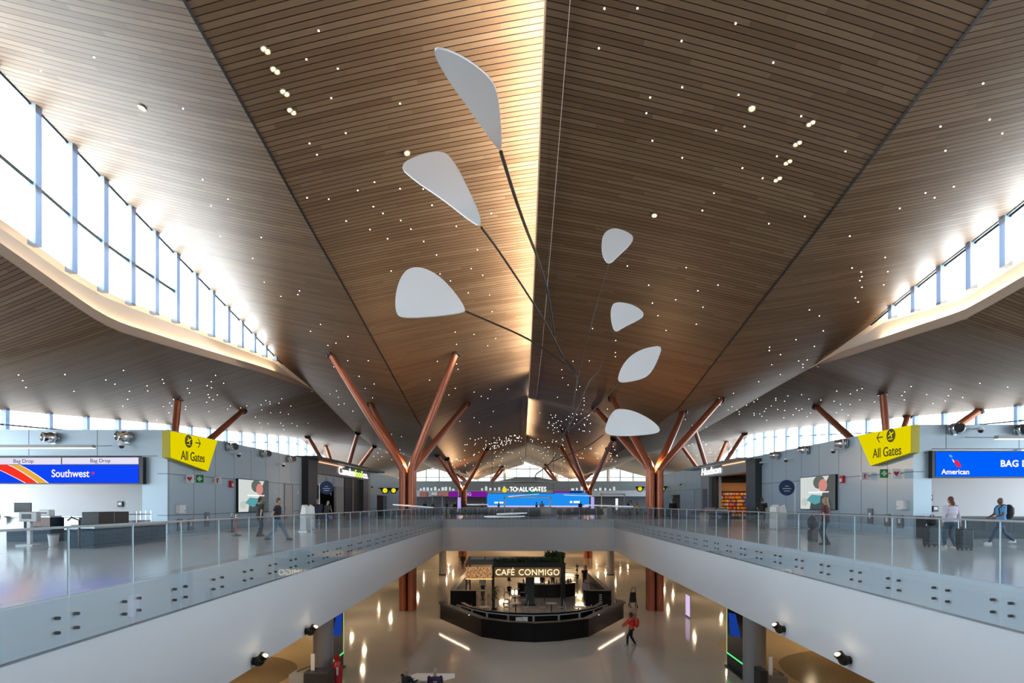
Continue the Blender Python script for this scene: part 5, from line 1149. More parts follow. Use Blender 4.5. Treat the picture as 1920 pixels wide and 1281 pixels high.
    if not bald:
        h = MB(); h.sph((0, -.018 * k, .028 * k), (.085 * k, .098 * k, .108 * k), 16, 12, Mh); h.sph((0, -.045 * k, -.02 * k), (.075 * k, .065 * k, .085 * k), 12, 8, Mh)
        if hairlen:
            n = 6
            for j in range(n):
                z = -.04 - hairlen * j / n; h.sph((0, -.055 * k - .012 * j * k, z * k), ((.085 - .004 * j) * k, .05 * k, .07 * k), 12, 8, Mh)
        ho = h.build('hair', mat('hair_%02d_%02d' % (int(hair[0] * 99), int(hair[1] * 99)), hair, .6), t, smooth=True); remesh(ho, vox)
    return t, dict(hip=hip, neck=neck, wr=wr, hc=hc)
def backpack(t, info, m, H=1.74, nm='backpack'):
    k = H / 1.74; p = info['hip'].lerp(info['neck'], .55)
    pass
def at(px, py, z=UF): return XY(px, py, z)
JEANS = (.09, .16, .24); DARK = (.012, .013, .016)
walkA = dict(feet=((-.1, .32), (.1, -.34)), lift=(0, .05)); walkB = dict(feet=((-.1, -.3), (.1, .3)), lift=(.05, 0))
person('man in black tee with a pale back print and dark jeans, walking away at left', at(487, 1006), R(-35), 1.74, top=DARK, legs=(.035, .05, .075), hands=((-.30, .12, .9), (.26, -.12, .85)), feet=((-.1, .12), (.1, -.16)))
p_, inf = person('man in black polo and blue jeans striding right, at left behind the glass', at(519, 1014), R(-78), 1.76, top=DARK, legs=(.10, .20, .30), hair=(.08, .05, .03), hands=((-.22, .32, .95), (.26, -.2, .85)), lean=.08, feet=((-.1, .42), (.1, -.36)), lift=(0, .04))
person('person in navy top leaning over beside the white kiosks at left', at(597, 990), R(30), 1.76, top=(.015, .02, .05), legs=(.04, .06, .09), lean=.3, sleeve='long', hair=(.25, .22, .2), hands=((-.2, .45, .95), (.2, .45, 1.0)), feet=((-.12, .15), (.14, -.25)))
person('woman with pale hair bending beside the person in navy near the food shop', at(612, 987), R(-20), 1.65, top=(.05, .05, .06), legs=DARK, lean=.25, hair=(.5, .42, .32), hairlen=.12, hands=((-.25, .3, .85), (.25, .3, .85)))
person('woman with auburn hair in a pale lilac jacket and jeans, seen from behind at right', at(1783, 1029), R(8), 1.70, top=(.60, .55, .64), legs=(.05, .085, .13), shoes=(.6, .55, .45), sleeve='long', hair=(.12, .035, .02), hairlen=.1, hands=((-.36, -.02, .76), (.36, -.02, .76)), feet=((-.12, .12), (.12, -.05)))
pm, inf = person('man in a light blue tee carrying a black backpack, striding left at far right', at(1877, 1021), R(78), 1.76, top=(.12, .32, .62), legs=(.04, .07, .13), shoes=(.7, .7, .7), skin=SKIN_D, bald=True, hands=((-.24, .32, .98), (.24, .30, .95)), feet=((-.1, .42), (.1, -.45)), lift=(0, .05))
bp = thing('backpack', 'black backpack worn by the man in the light blue tee', 'backpack', pm.location, R(78)); c = inf['hip'].lerp(inf['neck'], .6)
o = MB().sph((0, c.y - .25, c.z), (.19, .15, .27), 16, 10).build('bag', mat('pack_black', (.015, .016, .02), .7), bp, smooth=True)
for s in (-1, 1): MB().tube([(s * .12, c.y - .18, c.z + .2), (s * .12, c.y - .02, c.z + .27), (s * .13, c.y + .14, c.z + .12), (s * .13, c.y + .12, c.z - .1), (s * .14, c.y - .15, c.z - .18)], .018, 8).build('shoulder_strap', MATS['pack_black'], bp)
person('woman with long blond hair, maroon top and dark leggings looking at her phone', at(1548, 1022), R(60), 1.70, top=(.10, .02, .025), legs=(.02, .04, .06), hair=(.32, .2, .09), hairlen=.3, hands=((-.08, .3, 1.12), (.1, .28, 1.08)), feet=((-.08, .05), (.09, -.08)))
ph = thing('phone', 'dark phone held by the woman with long blond hair', 'phone', at(1548, 1022) + Matrix.Rotation(R(60), 3, 'Z') @ Vector((0, .36, 1.14)), R(60)); MB().box((-.037, -.005, -.075), (.037, .005, .075)).build('body', M_BLACK, ph, bevel=.004); MB().box((-.032, -.007, -.068), (.032, -.005, .068)).build('screen', glow('phone_glow', (.4, .5, .6), .6), ph); ph.rotation_euler = (R(-50), 0, R(60))
person('man in black tee and grey shorts standing at the right kiosks', at(1429, 991), R(-20), 1.80, top=DARK, legs=(.10, .11, .12), shorts=True, hands=((-.2, .2, 1.05), (.2, .25, 1.05)), build_=1.12)
person('person in all black standing before the right side passage', at(1262, 981), R(170), 1.80, top=(.004, .004, .005), legs=(.008, .01, .014), hair=(.01, .01, .01), sleeve='long', skin=SKIN_D, build_=1.15, hands=((-.2, .1, .95), (.2, .1, .95)), vox=.025)
person('small person in a yellow top left of the right copper column', at(1195, 967), R(180), 1.6, top=(.75, .5, .08), legs=DARK, vox=.03)
# luggage
def suitcase(loc, rz, label, m, w=.44, h=.62, d=.28, grp=None):
    t = thing('suitcase', label, 'suitcase', loc, rz, grp); MB().box((-w / 2, -d / 2, .07), (w / 2, d / 2, .07 + h)).build('shell', m, t, bevel=.04)
    for i in range(4): x = (-w / 2 + .06) if i % 2 else (w / 2 - .06); y = (-d / 2 + .05) if i < 2 else (d / 2 - .05); MB().cyl((x - .015, y, .035), (x + .015, y, .035), .035, .035, 12).box((x - .02, y - .02, .035), (x + .02, y + .02, .08)).build('wheel', M_BLACK, t)
    MB().tube([(-.12, d / 2 - .05, .07 + h), (-.12, d / 2 - .05, h + .36), (.12, d / 2 - .05, h + .36), (.12, d / 2 - .05, .07 + h)], .011, 8).build('handle', M_STEEL, t); return t
CASE = mat('case_black', (.012, .02, .028), .6)
suitcase(at(1747, 1026), R(8), 'large black suitcase left of the woman in the lilac jacket', CASE, .5, .66); suitcase(at(1808, 1032) , R(4), 'black suitcase right of the woman in the lilac jacket', CASE, .42, .62)
t = thing('backpack', 'black bag resting on top of the large suitcase left of the lilac jacket', 'bag', at(1747, 1026) + Vector((0, -.02, .735)), R(8)); MB().sph((0, 0, .15), (.24, .15, .15), 14, 8).build('bag', MATS['pack_black'], t, smooth=True); MB().tube([(-.1, 0, .28), (-.05, 0, .36), (.05, 0, .36), (.1, 0, .28)], .014, 6).build('handle', M_BLACK, t)
suitcase(at(1524, 1017), R(20), 'small dark suitcase behind the woman with long blond hair', CASE, .36, .42, .22)
t = thing('backpack', 'dark travel backpack strapped on the small suitcase beside the blond woman', 'backpack', at(1524, 1017) + Vector((-.05, -.05, .50)), R(20)); MB().sph((0, 0, .25), (.2, .15, .27), 14, 10).build('bag', mat('pack_slate', (.03, .035, .045), .8), t, smooth=True); MB().box((-.13, -.17, .08), (.13, -.1, .3)).build('pocket', MATS['pack_slate'], t, bevel=.02); MB().tube([(-.05, 0, .5), (0, 0, .57), (.05, 0, .5)], .012, 6).build('handle', M_BLACK, t)
# distant travellers behind the far rail
rp = random.Random(21)
far = [(797, 66), (812, 78), (838, 72), (846, 70), (853, 80), (871, 66), (905, 84), (935, 73), (1006, 70), (1016, 74), (1088, 74), (1122, 84), (1134, 72), (1150, 80), (1178, 78), (1183, 68)]
names = ['dark', 'grey', 'navy', 'pale', 'black', 'brown']
fc = [(.02, .02, .025), (.12, .12, .13), (.02, .03, .07), (.45, .45, .44), (.01, .01, .01), (.09, .06, .04)]
desc = ['behind the far rail, leftmost of the crowd', 'under the left thin white portal', 'left of the nearer far-left copper column', 'beside another traveller left of the purple band', 'in the gap left of the violet totem', 'at the foot of the far-left copper column', 'just left of the blue screen', 'in front of the blue screen near its left end', 'inside the pale portal frame', 'right inside the pale portal frame', 'left of the far-right copper column', 'under the right thin white portal, leftmost', 'between the right violet totem and the portal', 'under the right thin white portal', 'rightmost under the white portal', 'at the right end of the far rail']
for i, (px, Y) in enumerate(far):
    c = i % 6; person('%s-clad traveller standing %s' % (names[c], desc[i]), ((px - CX) / F * Y, Y, UF), rp.uniform(0, 6.28), rp.uniform(1.62, 1.82), top=fc[c], legs=(.02, .025, .035), vox=.035, sleeve='long')

# ---------------------------------------------------------------- fascia spotlights
def ball_lamp(side, px, py, label):
    X = XL + t_f if side < 0 else XR - t_f; Y = X * F / (px - CX); z = EYE - (py - CY) / F * Y; s = -side
    t = thing('ball_spotlight', label, 'spotlight', (X, Y, z))
    MB().cyl((0, 0, 0), (s * .05, 0, 0), .11, .11, 16).build('mount', M_BLACK, t); MB().sph((s * .17, 0, 0), .15, 16, 10).build('ball', mat('ball_bronze', (.03, .025, .02), .3, .6), t, smooth=True)
    d = Vector((s * .55, .05, .62)).normalized(); c = Vector((s * .17, 0, 0))
    MB().cyl(c + d * .06, c + d * .22, .115, .13, 18).build('barrel', MATS['ball_bronze'], t, smooth=True); MB().sph(c + d * .19, (.115, .115, .06), 14, 8).build('lens', glow('lens_cream', (1, .80, .45), 3.5), t, smooth=True)
    l = bpy.data.lights.new('ball_lamp_light', 'POINT'); l.energy = 1.2; l.color = (1, .8, .5); l.shadow_soft_size = .08; o = bpy.data.objects.new('ball_lamp_light', l); o.location = Vector((X, Y, z)) + c + d * .34; COL.objects.link(o)
t_f = t if isinstance(t, float) else 0.06
t_f = 0.06
ball_lamp(-1, 474, 1240, 'ball spotlight with glowing lens on the left white fascia, nearest'); ball_lamp(-1, 573, 1184, 'ball spotlight with glowing lens on the left white fascia, farther one')
ball_lamp(1, 1594, 1238, 'ball spotlight with glowing lens on the right white fascia, nearest'); ball_lamp(1, 1471, 1180, 'ball spotlight with glowing lens on the right white fascia, farther one')

# ---------------------------------------------------------------- lower level: inlays, screens, stands
M_TAN = terrazzo('tan_terrazzo', (.46, .32, .16), .12); M_BRN = terrazzo('brown_terrazzo', (.20, .13, .05), .15)
def inlay(name, pts, z, m): MB().prism([(x, y, z) for x, y in pts], (0, 0, .004)).build(name, m, kind='structure')
inlay('floor_inlay', [(-21.6, 4), (-9.2, 4), (-9.2, 29), (-13, 34), (-21.6, 36)], 0.001, M_TAN); inlay('floor_inlay', [(10.5, 4), (22.9, 4), (22.9, 38), (14, 37), (10.5, 31)], 0.001, M_TAN)
def blob(x0, sgn):
    pts = [(-19.5, 29.6), (-16, 29.4), (-12.4, 29.0), (-10.3, 27.4), (-10.0, 25), (-10.9, 22), (-11.5, 8), (-19.5, 8)] if sgn < 0 else [(21, 31), (15.4, 30.2), (12.7, 28.6), (11.9, 26.6), (11.8, 24), (12.6, 20), (13, 8), (21, 8)]; P = smooth_closed([Vector((a, b, 0)) for a, b in pts], 3); return [(p.x, p.y) for p in P]
inlay('floor_inlay', blob(-9.6, -1), .006, M_BRN); inlay('floor_inlay', blob(11.2, 1), .006, M_BRN)
def led_totem(x, y0, y1, z0, side, label):
    t = thing('led_display', label, 'screen', (x, (y0 + y1) / 2, 0)); s = -side; w = (y1 - y0) / 2
    MB().box((-.2, -w, 0), (.2, w, .08)).build('base', M_BLACK, t); a, b = sorted((-s * .08, s * .08)); MB().box((a, -w, .08), (b, w, 3.0)).build('cabinet', M_BLACK, t)
    a, b = sorted((s * .08, s * .09)); MB().box((a, -w + .06, z0 + .05), (b, w - .06, 2.95)).build('screen', mat('screen_dark', (.015, .012, .012), .2), t)
    a, b = sorted((s * .09, s * .095)); MB().prism([(a, -w + .5, z0 + 1.1), (a, w * .6, z0 + .9), (a, w * .8, z0 + 1.9), (a, 0, z0 + 2.0)], (b - a, 0, 0)).build('picture', glow('led_deepblue', (.01, .05, .35), .8), t)
    a, b = sorted((s * .085, s * .11)); g = MB(); g.box((a, -w, z0 - .02), (b, w, z0 + .03)); g.build('edge_light', glow('edge_green', (.1, 1, .25), 1.2), t)
    for yy in (-w, w - .03): MB().box((a, yy, z0 + .03), (b, yy + .03, 2.95)).build('edge_light', glow('edge_lime', (.6, .9, .4), .6), t)
led_totem(-8.3, 24.9, 27.0, .66, -1, 'tall dark screen with green glowing lower edge beside the left round column')
led_totem(9.75, 24.9, 27.1, .63, 1, 'tall dark screen outlined in green beside the right round column')
t = thing('display_board', 'leaning bright lilac display board on the lower floor at right', 'screen', (11.2, 38.6, 0)); MB().box((-.04, -.5, 0), (.04, .5, .1)).build('foot', M_GREY, t); MB().box((-.04, -.5, .1), (.04, .5, 1.5)).build('frame', M_GREY, t); MB().box((-.05, -.48, .12), (-.04, .48, 1.48)).build('screen', glow('lilac_screen', (.72, .55, .85), .95), t)
# kiosks at the bottom edge
t = thing('info_kiosk', 'dark kiosk with a white upright sign at the lower left below the round column', 'kiosk', XY(600, 1310, 0)); block(t, 'body', (-.5, -.4, 0), (.45, .4, 1.1), mat('kiosk_dark', (.03, .032, .036), .4), bevel=.02); block(t, 'side_panel', (-1.1, -.3, 0), (-.5, .35, 1.0), M_GREY); block(t, 'sign', (-.35, -.03, 1.1), (-.2, 0, 1.75), M_WHITE); MB().tube([(-.9, 0, 1.05), (-.4, 0, 1.25), (-.1, 0, 1.15)], .02, 6).build('arm', M_BLACK, t)
t = thing('info_kiosk', 'grey kiosk with a white upright sign at the lower right below the round column', 'kiosk', XY(1455, 1318, 0)); block(t, 'body', (-.45, -.35, 0), (.3, .4, 1.05), mat('kiosk_mid', (.12, .11, .1), .4), bevel=.02); block(t, 'side_panel', (-.7, -.3, 0), (-.45, .35, 1.3), M_DARK); block(t, 'sign', (-.28, -.03, 1.05), (-.14, 0, 1.75), M_WHITE); MB().tube([(-.1, 0, 1.3), (.25, 0, 1.1), (.3, 0, 1.0)], .02, 6).build('arm', M_BLACK, t)
# red figure-like extinguisher stand
t = thing('red_stand', 'shiny red stand with two pale labels at the lower left, next to the dark screen', 'stand', XY(632, 1298, 0)); MB().lathe([(.25, 0), (.25, .08), (.2, .15), (.22, .9), (.16, 1.15), (.1, 1.25), (.12, 1.35), (.1, 1.48), (.02, 1.52)], n=18).build('body', mat('red_gloss', (.4, .01, .015), .25), t, smooth=True)
for x in (-.1, .08): MB().box((x - .04, -.24, .75), (x + .04, -.2, 1.05)).build('label_plate', M_WHITE, t)
# table and two seated people at the bottom
tb = XY(806, 1268, .75); t = thing('round_table', 'white angular table at the bottom centre-left with two people seated', 'table', (tb.x, tb.y, 0))
MB().prism([(-1.0, -.25, .72), (-.55, -.6, .72), (.55, -.6, .72), (1.0, -.15, .72), (.95, .35, .72), (-.6, .4, .72)], (0, 0, .03)).build('tabletop', M_WHITE, t); MB().box((-.5, -.1, 0), (.5, .1, .72)).build('pedestal', M_WHITE, t)
person('bald person in a dark vest seated at the left of the bottom table', (tb.x - .78, tb.y - .85, 0), R(-40), 1.72, top=(.02, .025, .035), legs=DARK, sit=True, feet=((-.12, .42), (.12, .42)), hands=((-.15, .42, .78), (.15, .42, .78)), sleeve='long', bald=True)
pp, inf = person('grey-haired person in a navy vest with white lettering seated at the bottom table', (tb.x + .35, tb.y - 1.0, 0), R(5), 1.74, top=(.03, .015, .06), legs=DARK, sit=True, feet=((-.12, .42), (.12, .42)), hands=((-.18, .42, .78), (.18, .42, .78)), sleeve='long', hair=(.35, .33, .3))
MB().box((-.06, -.15, .86), (.08, -.135, .89)).box((-.1, -.15, .79), (.12, -.135, .82)).build('back_print', M_WHITE, pp)
for (dx, dy, r_, lb) in ((-.78, -.95, -40, 'black chair of the left seated person at the bottom table'), (.35, -1.1, 5, 'black chair of the right seated person at the bottom table')):
    c = thing('chair', lb, 'chair', (tb.x + dx, tb.y + dy, 0), R(r_)); block(c, 'seat', (-.22, -.1, .38), (.22, .28, .41), M_BLACK); block(c, 'backrest', (-.22, -.16, .5), (.22, -.13, .78), M_BLACK)
    for a in (-.2, .2):
        for b_ in (-.1, .26): MB().cyl((a, b_, 0), (a, b_, .4), .015, .015, 6).build('leg', M_BLACK, c)
# person in red, stroller
pr, inf = person('person in a bright red top, black trousers and glasses, walking left beside the café', XY(1184, 1211, 0), R(85), 1.78, top=(.62, .05, .03), legs=(.008, .008, .01), shoes=(.3, .3, .32), sleeve='long', hair=(.01, .01, .012), hands=((-.12, .42, 1.05), (.12, .42, 1.08)), feet=((-.1, .22), (.1, -.2)), headtilt=.3, skin=SKIN_D)
bp = thing('backpack', 'red backpack worn by the person in red', 'backpack', pr.location, R(85)); c = inf['hip'].lerp(inf['neck'], .55); MB().sph((0, c.y - .26, c.z), (.18, .15, .27), 16, 10).build('bag', mat('pack_red', (.6, .03, .02), .6), bp, smooth=True)
for s in (-1, 1): MB().tube([(s * .12, c.y - .18, c.z + .2), (s * .12, c.y, c.z + .26), (s * .13, c.y + .14, c.z + .1), (s * .13, c.y - .12, c.z - .2)], .017, 8).build('shoulder_strap', MATS['pack_red'], bp)
sp_ = XY(1187, 1139, 0); t = thing('stroller', 'folded black stroller standing right of the café', 'stroller', sp_)
for x in (-.25, .25):
    MB().tube([(x, .35, .1), (x * .9, .1, .7), (x * .6, -.1, 1.35)], .02, 8).build('frame_tube', M_BLACK, t); MB().tube([(x, -.3, .1), (x * .9, .1, .75)], .02, 8).build('frame_tube', M_BLACK, t)
    for y in (-.3, .35):
        w_ = MB(); w_.cyl((x - .03, y, .1), (x + .03, y, .1), .1, .1, 16); w_.build('wheel', M_DARK, t)
MB().box((-.22, -.05, .35), (.22, .15, .75)).build('seat', M_BLACK, t, bevel=.03); MB().box((-.2, .0, .75), (.2, .12, 1.1)).build('backrest', M_BLACK, t, bevel=.04); MB().tube([(-.15, -.1, 1.35), (-.1, -.14, 1.45), (.1, -.14, 1.45), (.15, -.1, 1.35)], .02, 8).build('handle', M_BLACK, t)

# ---------------------------------------------------------------- the café
M_CB = mat('cafe_black', (.004, .004, .0045), .4, spec=.25); M_CTOP = mat('cafe_top', (.022, .022, .024), .3, .2); M_CG = mat('cafe_green', (.02, .035, .028), .6)
def wall_run(t, name, pts, z0, z1, th, m, top=True):
    for i, (a, b) in enumerate(zip(pts[:-1], pts[1:])):
        a3, b3 = Vector((*a, 0)), Vector((*b, 0)); d = (b3 - a3).normalized(); n = Vector((-d.y, d.x, 0)) * th
        MB().prism([a3 + Vector((0, 0, z0)), b3 + Vector((0, 0, z0)), b3 + n + Vector((0, 0, z0)), a3 + n + Vector((0, 0, z0))], (0, 0, z1 - z0)).build(name, m, t)
        if top: MB().prism([a3 - n * .15 + Vector((0, 0, z1)), b3 - n * .15 + Vector((0, 0, z1)), b3 + n * 1.15 + Vector((0, 0, z1)), a3 + n * 1.15 + Vector((0, 0, z1))], (0, 0, .04)).build('top_rail', M_CTOP, t)
oc = thing('cafe_enclosure', 'black low bar wall wrapping around the front of the café', 'partition', (0, 0, 0))
outer = [(-5.2, 39.2), (-5.25, 38.2), (-2.2, 33.0), (-.6, 32.0), (.8, 31.7), (2.2, 32.0), (3.9, 33.0), (6.85, 38.4), (6.8, 39.4)]
wall_run(oc, 'outer_wall', outer, 0, 1.02, .3, M_CB)
inner = [(-4.0, 39.3), (-3.3, 37.6), (-2.2, 36.4), (-.8, 35.7), (.8, 35.45), (2.4, 35.7), (3.8, 36.4), (4.9, 37.6), (5.6, 39.3)]
for sx, (ax, ay), (bx, by) in ((-1, (-5.25, 38.2), (-2.95, 34.25)), (1, (6.85, 38.4), (4.6, 34.3))):
    a3 = Vector((ax, ay, 1.013)); b3 = Vector((bx, by, 1.013)); d3 = (b3 - a3).normalized(); o3 = Vector((sx * abs(d3.y), -abs(d3.x), 0))
    MB().prism([a3 + o3 * .015, b3 + o3 * .015, b3 + o3 * .10, a3 + o3 * .10], (0, 0, .005)).build('led_strip', glow('cafe_led', (1, .72, .5), 14), oc)
    MB().prism([a3 + Vector((0, 0, .006)), b3 + Vector((0, 0, .006)), b3 + o3 * .125 + Vector((0, 0, .006)), a3 + o3 * .125 + Vector((0, 0, .006))], (0, 0, .042)).build('lip', M_CTOP, oc)
    MB().prism([a3 + o3 * .115, b3 + o3 * .115, b3 + o3 * .125, a3 + o3 * .125], (0, 0, .01)).build('lip_edge', M_CTOP, oc)
ib = thing('cafe_bench', 'curved black bench back just inside the front of the café wall', 'bench', (0, 0, 0)); wall_run(ib, 'bench_wall', inner, 0, .85, .2, M_CB)
for k in range(len(inner) - 1): pass
fr = thing('metal_railing', 'pale metal frame rail between the café outer wall and the curved bench', 'rail', (0, 0, 0))
mid = [(-4.1, 37.9), (-3.0, 36.2), (-2.0, 35.1), (-.7, 34.4), (.8, 34.15), (2.3, 34.4), (3.6, 35.1), (4.6, 36.2), (5.7, 37.9)]
MB().tube([(x, y, .98) for x, y in mid], .035, 6).build('rail', M_GREY, fr)
for (x, y) in mid: MB().box((x - .06, y - .03, 0), (x + .06, y + .03, .97)).build('post', M_GREY, fr)
t = thing('notice_stand', 'small white upright panel behind the front café wall', 'panel', (.1, 33.9, 0)); block(t, 'panel', (-.35, 0, 0), (.35, .05, .95), M_WHITE); MB().tube([(-.9, -.05, .95), (0, -.05, .97), (.15, -.05, .6)], .015, 6).build('lamp_arm', M_BLACK, t)
for s, xs in ((-1, -5.15), (1, 6.75)):
    nm = 'left' if s < 0 else 'right'
    t = thing('cafe_side_wall', 'low black side wall with a bench along the %s of the café' % nm, 'partition', (0, 0, 0))
    wall_run(t, 'side_wall', [(xs, 43.2), (xs + s * -.1, 55.5)] if s > 0 else [(xs, 55.5), (xs, 43.2)], 0, 1.1, .3, M_CB)
    a, b = sorted((xs, xs - s * 1.9)); MB().box((a, 42.9, 0), (b, 43.2, 1.1)).build('end_wall', M_CB, t); MB().box((a, 42.85, 1.1), (b, 43.25, 1.14)).build('top_rail', M_CTOP, t)
    a, b = sorted((xs - s * .35, xs - s * 1.0)); MB().box((a, 43.3, 0), (b, 44.8 if s < 0 else 52, .5)).build('bench', M_CG, t, bevel=.03)
t = thing('menu_stripe_board', 'small white striped marker on the right end wall of the café', 'board', (5.95, 42.88, .3))
for k in range(4): MB().box((-.1, -.02, k * .16), (.1, 0, k * .16 + .09)).build('stripe', mat('stripe_grey', (.35, .35, .35), .6), t)
# sign beam, canopy
sg = thing('cafe_sign', 'black beam frame with glowing CAFÉ CONMIGO lettering over the café', 'sign', (0, 41.8, 0))
MB().box((-2.0, -.1, 0), (-1.84, .1, 3.15)).build('post', M_BLACK, sg); MB().box((2.95, -.1, 0), (3.1, .1, 3.15)).build('post', M_BLACK, sg); MB().box((-2.0, -.12, 3.0), (3.1, .12, 3.18)).build('beam', M_BLACK, sg)
MB().box((-1.84, .05, 2.25), (2.95, .08, 3.0)).build('lit_panel', mat('amber_panel', (.30, .19, .08), .6), sg)
ml = glow('cafe_cream', (1.0, .84, .55), 1.25)
text('lettering', 'CAFÉ', .62, ml, sg, (-1.78, -.12, 2.62), (R(90), 0, 0), .03, align='LEFT', fit=1.36)
text('lettering', 'CONMIGO', .62, ml, sg, (-.12, -.12, 2.62), (R(90), 0, 0), .03, align='LEFT', fit=2.92, bold=.0, spacing=1.06)
cn_ = thing('cafe_canopy', 'dark grey sloped canopy roof with pale skylight panels over the back of the café', 'canopy', (0, 0, 0))
a0, a1 = W(872, 1058, 46), W(1060, 1058, 46)
MB().prism([(a0.x, 46, 2.72), (a1.x, 46, 2.72), (a1.x, 49.5, 3.0), (a0.x, 49.5, 3.0)], (0, 0, .06)).build('roof', mat('canopy_slate', (.10, .115, .12), .5), cn_)
for k in range(3): x = a0.x + .25 + k * 1.25; MB().prism([(x, 48.1, 2.95), (x + 1.1, 48.1, 2.95), (x + 1.1, 49.2, 3.04), (x, 49.2, 3.04)], (0, 0, .03)).build('skylight_panel', mat('skylight_pale', (.45, .5, .55), .3), cn_)
for (x, y) in ((a0.x + .1, 46.1), (a1.x - .1, 46.1), (a0.x + .1, 49.3), (a1.x - .1, 49.3)): MB().cyl((x, y, 0), (x, y, 2.75), .06, .06, 10).build('post', M_DARK, cn_)
lp = thing('patterned_panel', 'glowing floral patterned panel at the left of the café sign', 'panel', (W(873, 1085, 45).x, 45, 0)); w_ = W(924, 1085, 45).x - W(873, 1085, 45).x
def floral():
    m = bpy.data.materials.new('floral_amber'); m.use_nodes = True; nt = m.node_tree; b = nt.nodes['Principled BSDF']; v = nt.nodes.new('ShaderNodeTexVoronoi'); v.inputs['Scale'].default_value = 5; n = nt.nodes.new('ShaderNodeTexNoise'); n.inputs['Scale'].default_value = 9
    r = nt.nodes.new('ShaderNodeValToRGB'); r.color_ramp.elements[0].position = .38; r.color_ramp.elements[0].color = (.14, .045, .02, 1); r.color_ramp.elements[1].position = .62; r.color_ramp.elements[1].color = (.75, .42, .18, 1)
    tc = nt.nodes.new('ShaderNodeTexCoord'); nt.links.new(tc.outputs['Object'], n.inputs['Vector']); nt.links.new(n.outputs['Fac'], r.inputs[0]); nt.links.new(r.outputs[0], b.inputs['Base Color']); nt.links.new(r.outputs[0], b.inputs['Emission Color']); b.inputs['Emission Strength'].default_value = .35; m.cycles.emission_sampling = 'NONE'; return m
MB().box((0, 0, 1.75), (w_, .1, 2.65)).build('patterned_face', floral(), lp); MB().box((0, -.02, 1.70), (w_, .12, 1.75)).build('light_strip', glow('strip_amber', (1, .65, .2), 1.4), lp); MB().box((0, 0, 0), (.08, .1, 1.7)).box((w_ - .08, 0, 0), (w_, .1, 1.7)).build('post', M_BLACK, lp)
# planting on the sign beam: leaves as blades
def leaves(name, label, cat, x0, x1, y, z, n, h, spread, grp=None, seed=1, col=(.025, .05, .015)):
    r = random.Random(seed); t = thing(name, label, cat, ((x0 + x1) / 2, y, z), group=grp); cx = (x0 + x1) / 2
    MB().box((x0 - cx, -.12, 0), (x1 - cx, .12, .14)).build('planter', M_BLACK, t); mb = MB()
    for i in range(n):
        b = Vector((r.uniform(x0, x1) - cx, r.uniform(-.1, .1), .12)); a = r.uniform(0, 2 * PI); hh = h * r.uniform(.5, 1.1); o = Vector((math.cos(a), math.sin(a), 0)) * spread * r.uniform(.3, 1); s = Vector((-math.sin(a), math.cos(a), 0)) * .05
        m1 = b + o * .4 + Vector((0, 0, hh * .8)); tip = b + o + Vector((0, 0, hh * r.uniform(.5, 1.0))); k = len(mb.v); mb.v += [tuple(b - s * .3), tuple(b + s * .3), tuple(m1 + s), tuple(m1 - s), tuple(tip)]; mb.f += [(k, k + 1, k + 2, k + 3), (k + 3, k + 2, k + 4)]
    mb.build('foliage', mat('leaf_%d' % int(col[1] * 1000), col, .6), t); return t
leaves('planter_box', 'leafy dark green planting along the top of the café sign beam', 'plant', -1.9, 3.0, 41.8, 3.185, 420, .42, .3)
leaves('planter_box', 'bushy green plant at the right end above the café sign', 'plant', 2.0, 3.4, 45.2, 2.95, 260, .9, .5, seed=4, col=(.04, .08, .03))
MB_ = thing('plant_shelf', 'thin black shelf carrying the bushy plant behind the café sign', 'shelf', (2.7, 45.2, 0)); MB().box((-.9, -.15, 2.88), (.9, .15, 2.94)).build('board', M_BLACK, MB_); MB().cyl((-.8, 0, 0), (-.8, 0, 2.88), .03, .03, 8).build('post', M_BLACK, MB_); MB().cyl((.8, 0, 0), (.8, 0, 2.88), .03, .03, 8).build('post', M_BLACK, MB_)
t = thing('green_column', 'square dark green post at the middle of the café', 'column', (.75, 43.3, 0)); MB().box((-.32, -.32, 0), (.32, .32, 2.95)).build('shaft', mat('post_green', (.03, .05, .042), .5), t); MB().box((-.38, -.38, 0), (.38, .38, .15)).build('plinth', M_BLACK, t)
# bar counter
def bar():
    t = thing('bar_counter', 'curved black bar counter behind the green post in the café', 'counter', (2.2, 48.2, 0)); pts = [(2.4 * math.cos(a), -1.6 * math.sin(a)) for a in [PI * .0 + k * PI / 10 for k in range(11)]]
    poly = [Vector((x, y, 0)) for x, y in pts]; MB().prism(poly + [Vector((x * .7, y * .6, 0)) for x, y in pts[::-1]], (0, 0, 1.05)).build('front', mat('bar_black', (.015, .012, .012), .3), t); MB().prism([p * 1.04 + Vector((0, 0, 1.05)) for p in poly] + [Vector((x * .66, y * .55, 1.05)) for x, y in pts[::-1]], (0, 0, .05)).build('worktop', mat('bar_top', (.22, .21, .2), .2), t)
    rr = random.Random(8)
    for k in range(9):
        a = PI * (.08 + .1 * k); o = MB().lathe([(.05, 0), (.07, .02), (.07, .2), (.03, .27), (.03, .33)], n=10).build('bottle', mat('bottle_%d' % (k % 3), [(.4, .38, .35), (.08, .05, .02), (.2, .08, .03)][k % 3], .2)); o.location = (2.2 + 2.05 * math.cos(a), 48.2 - 1.3 * math.sin(a), 1.105); tag(o, 'small bottle standing on the curved café bar', 'bottle', 'bottles on the café bar')
bar()
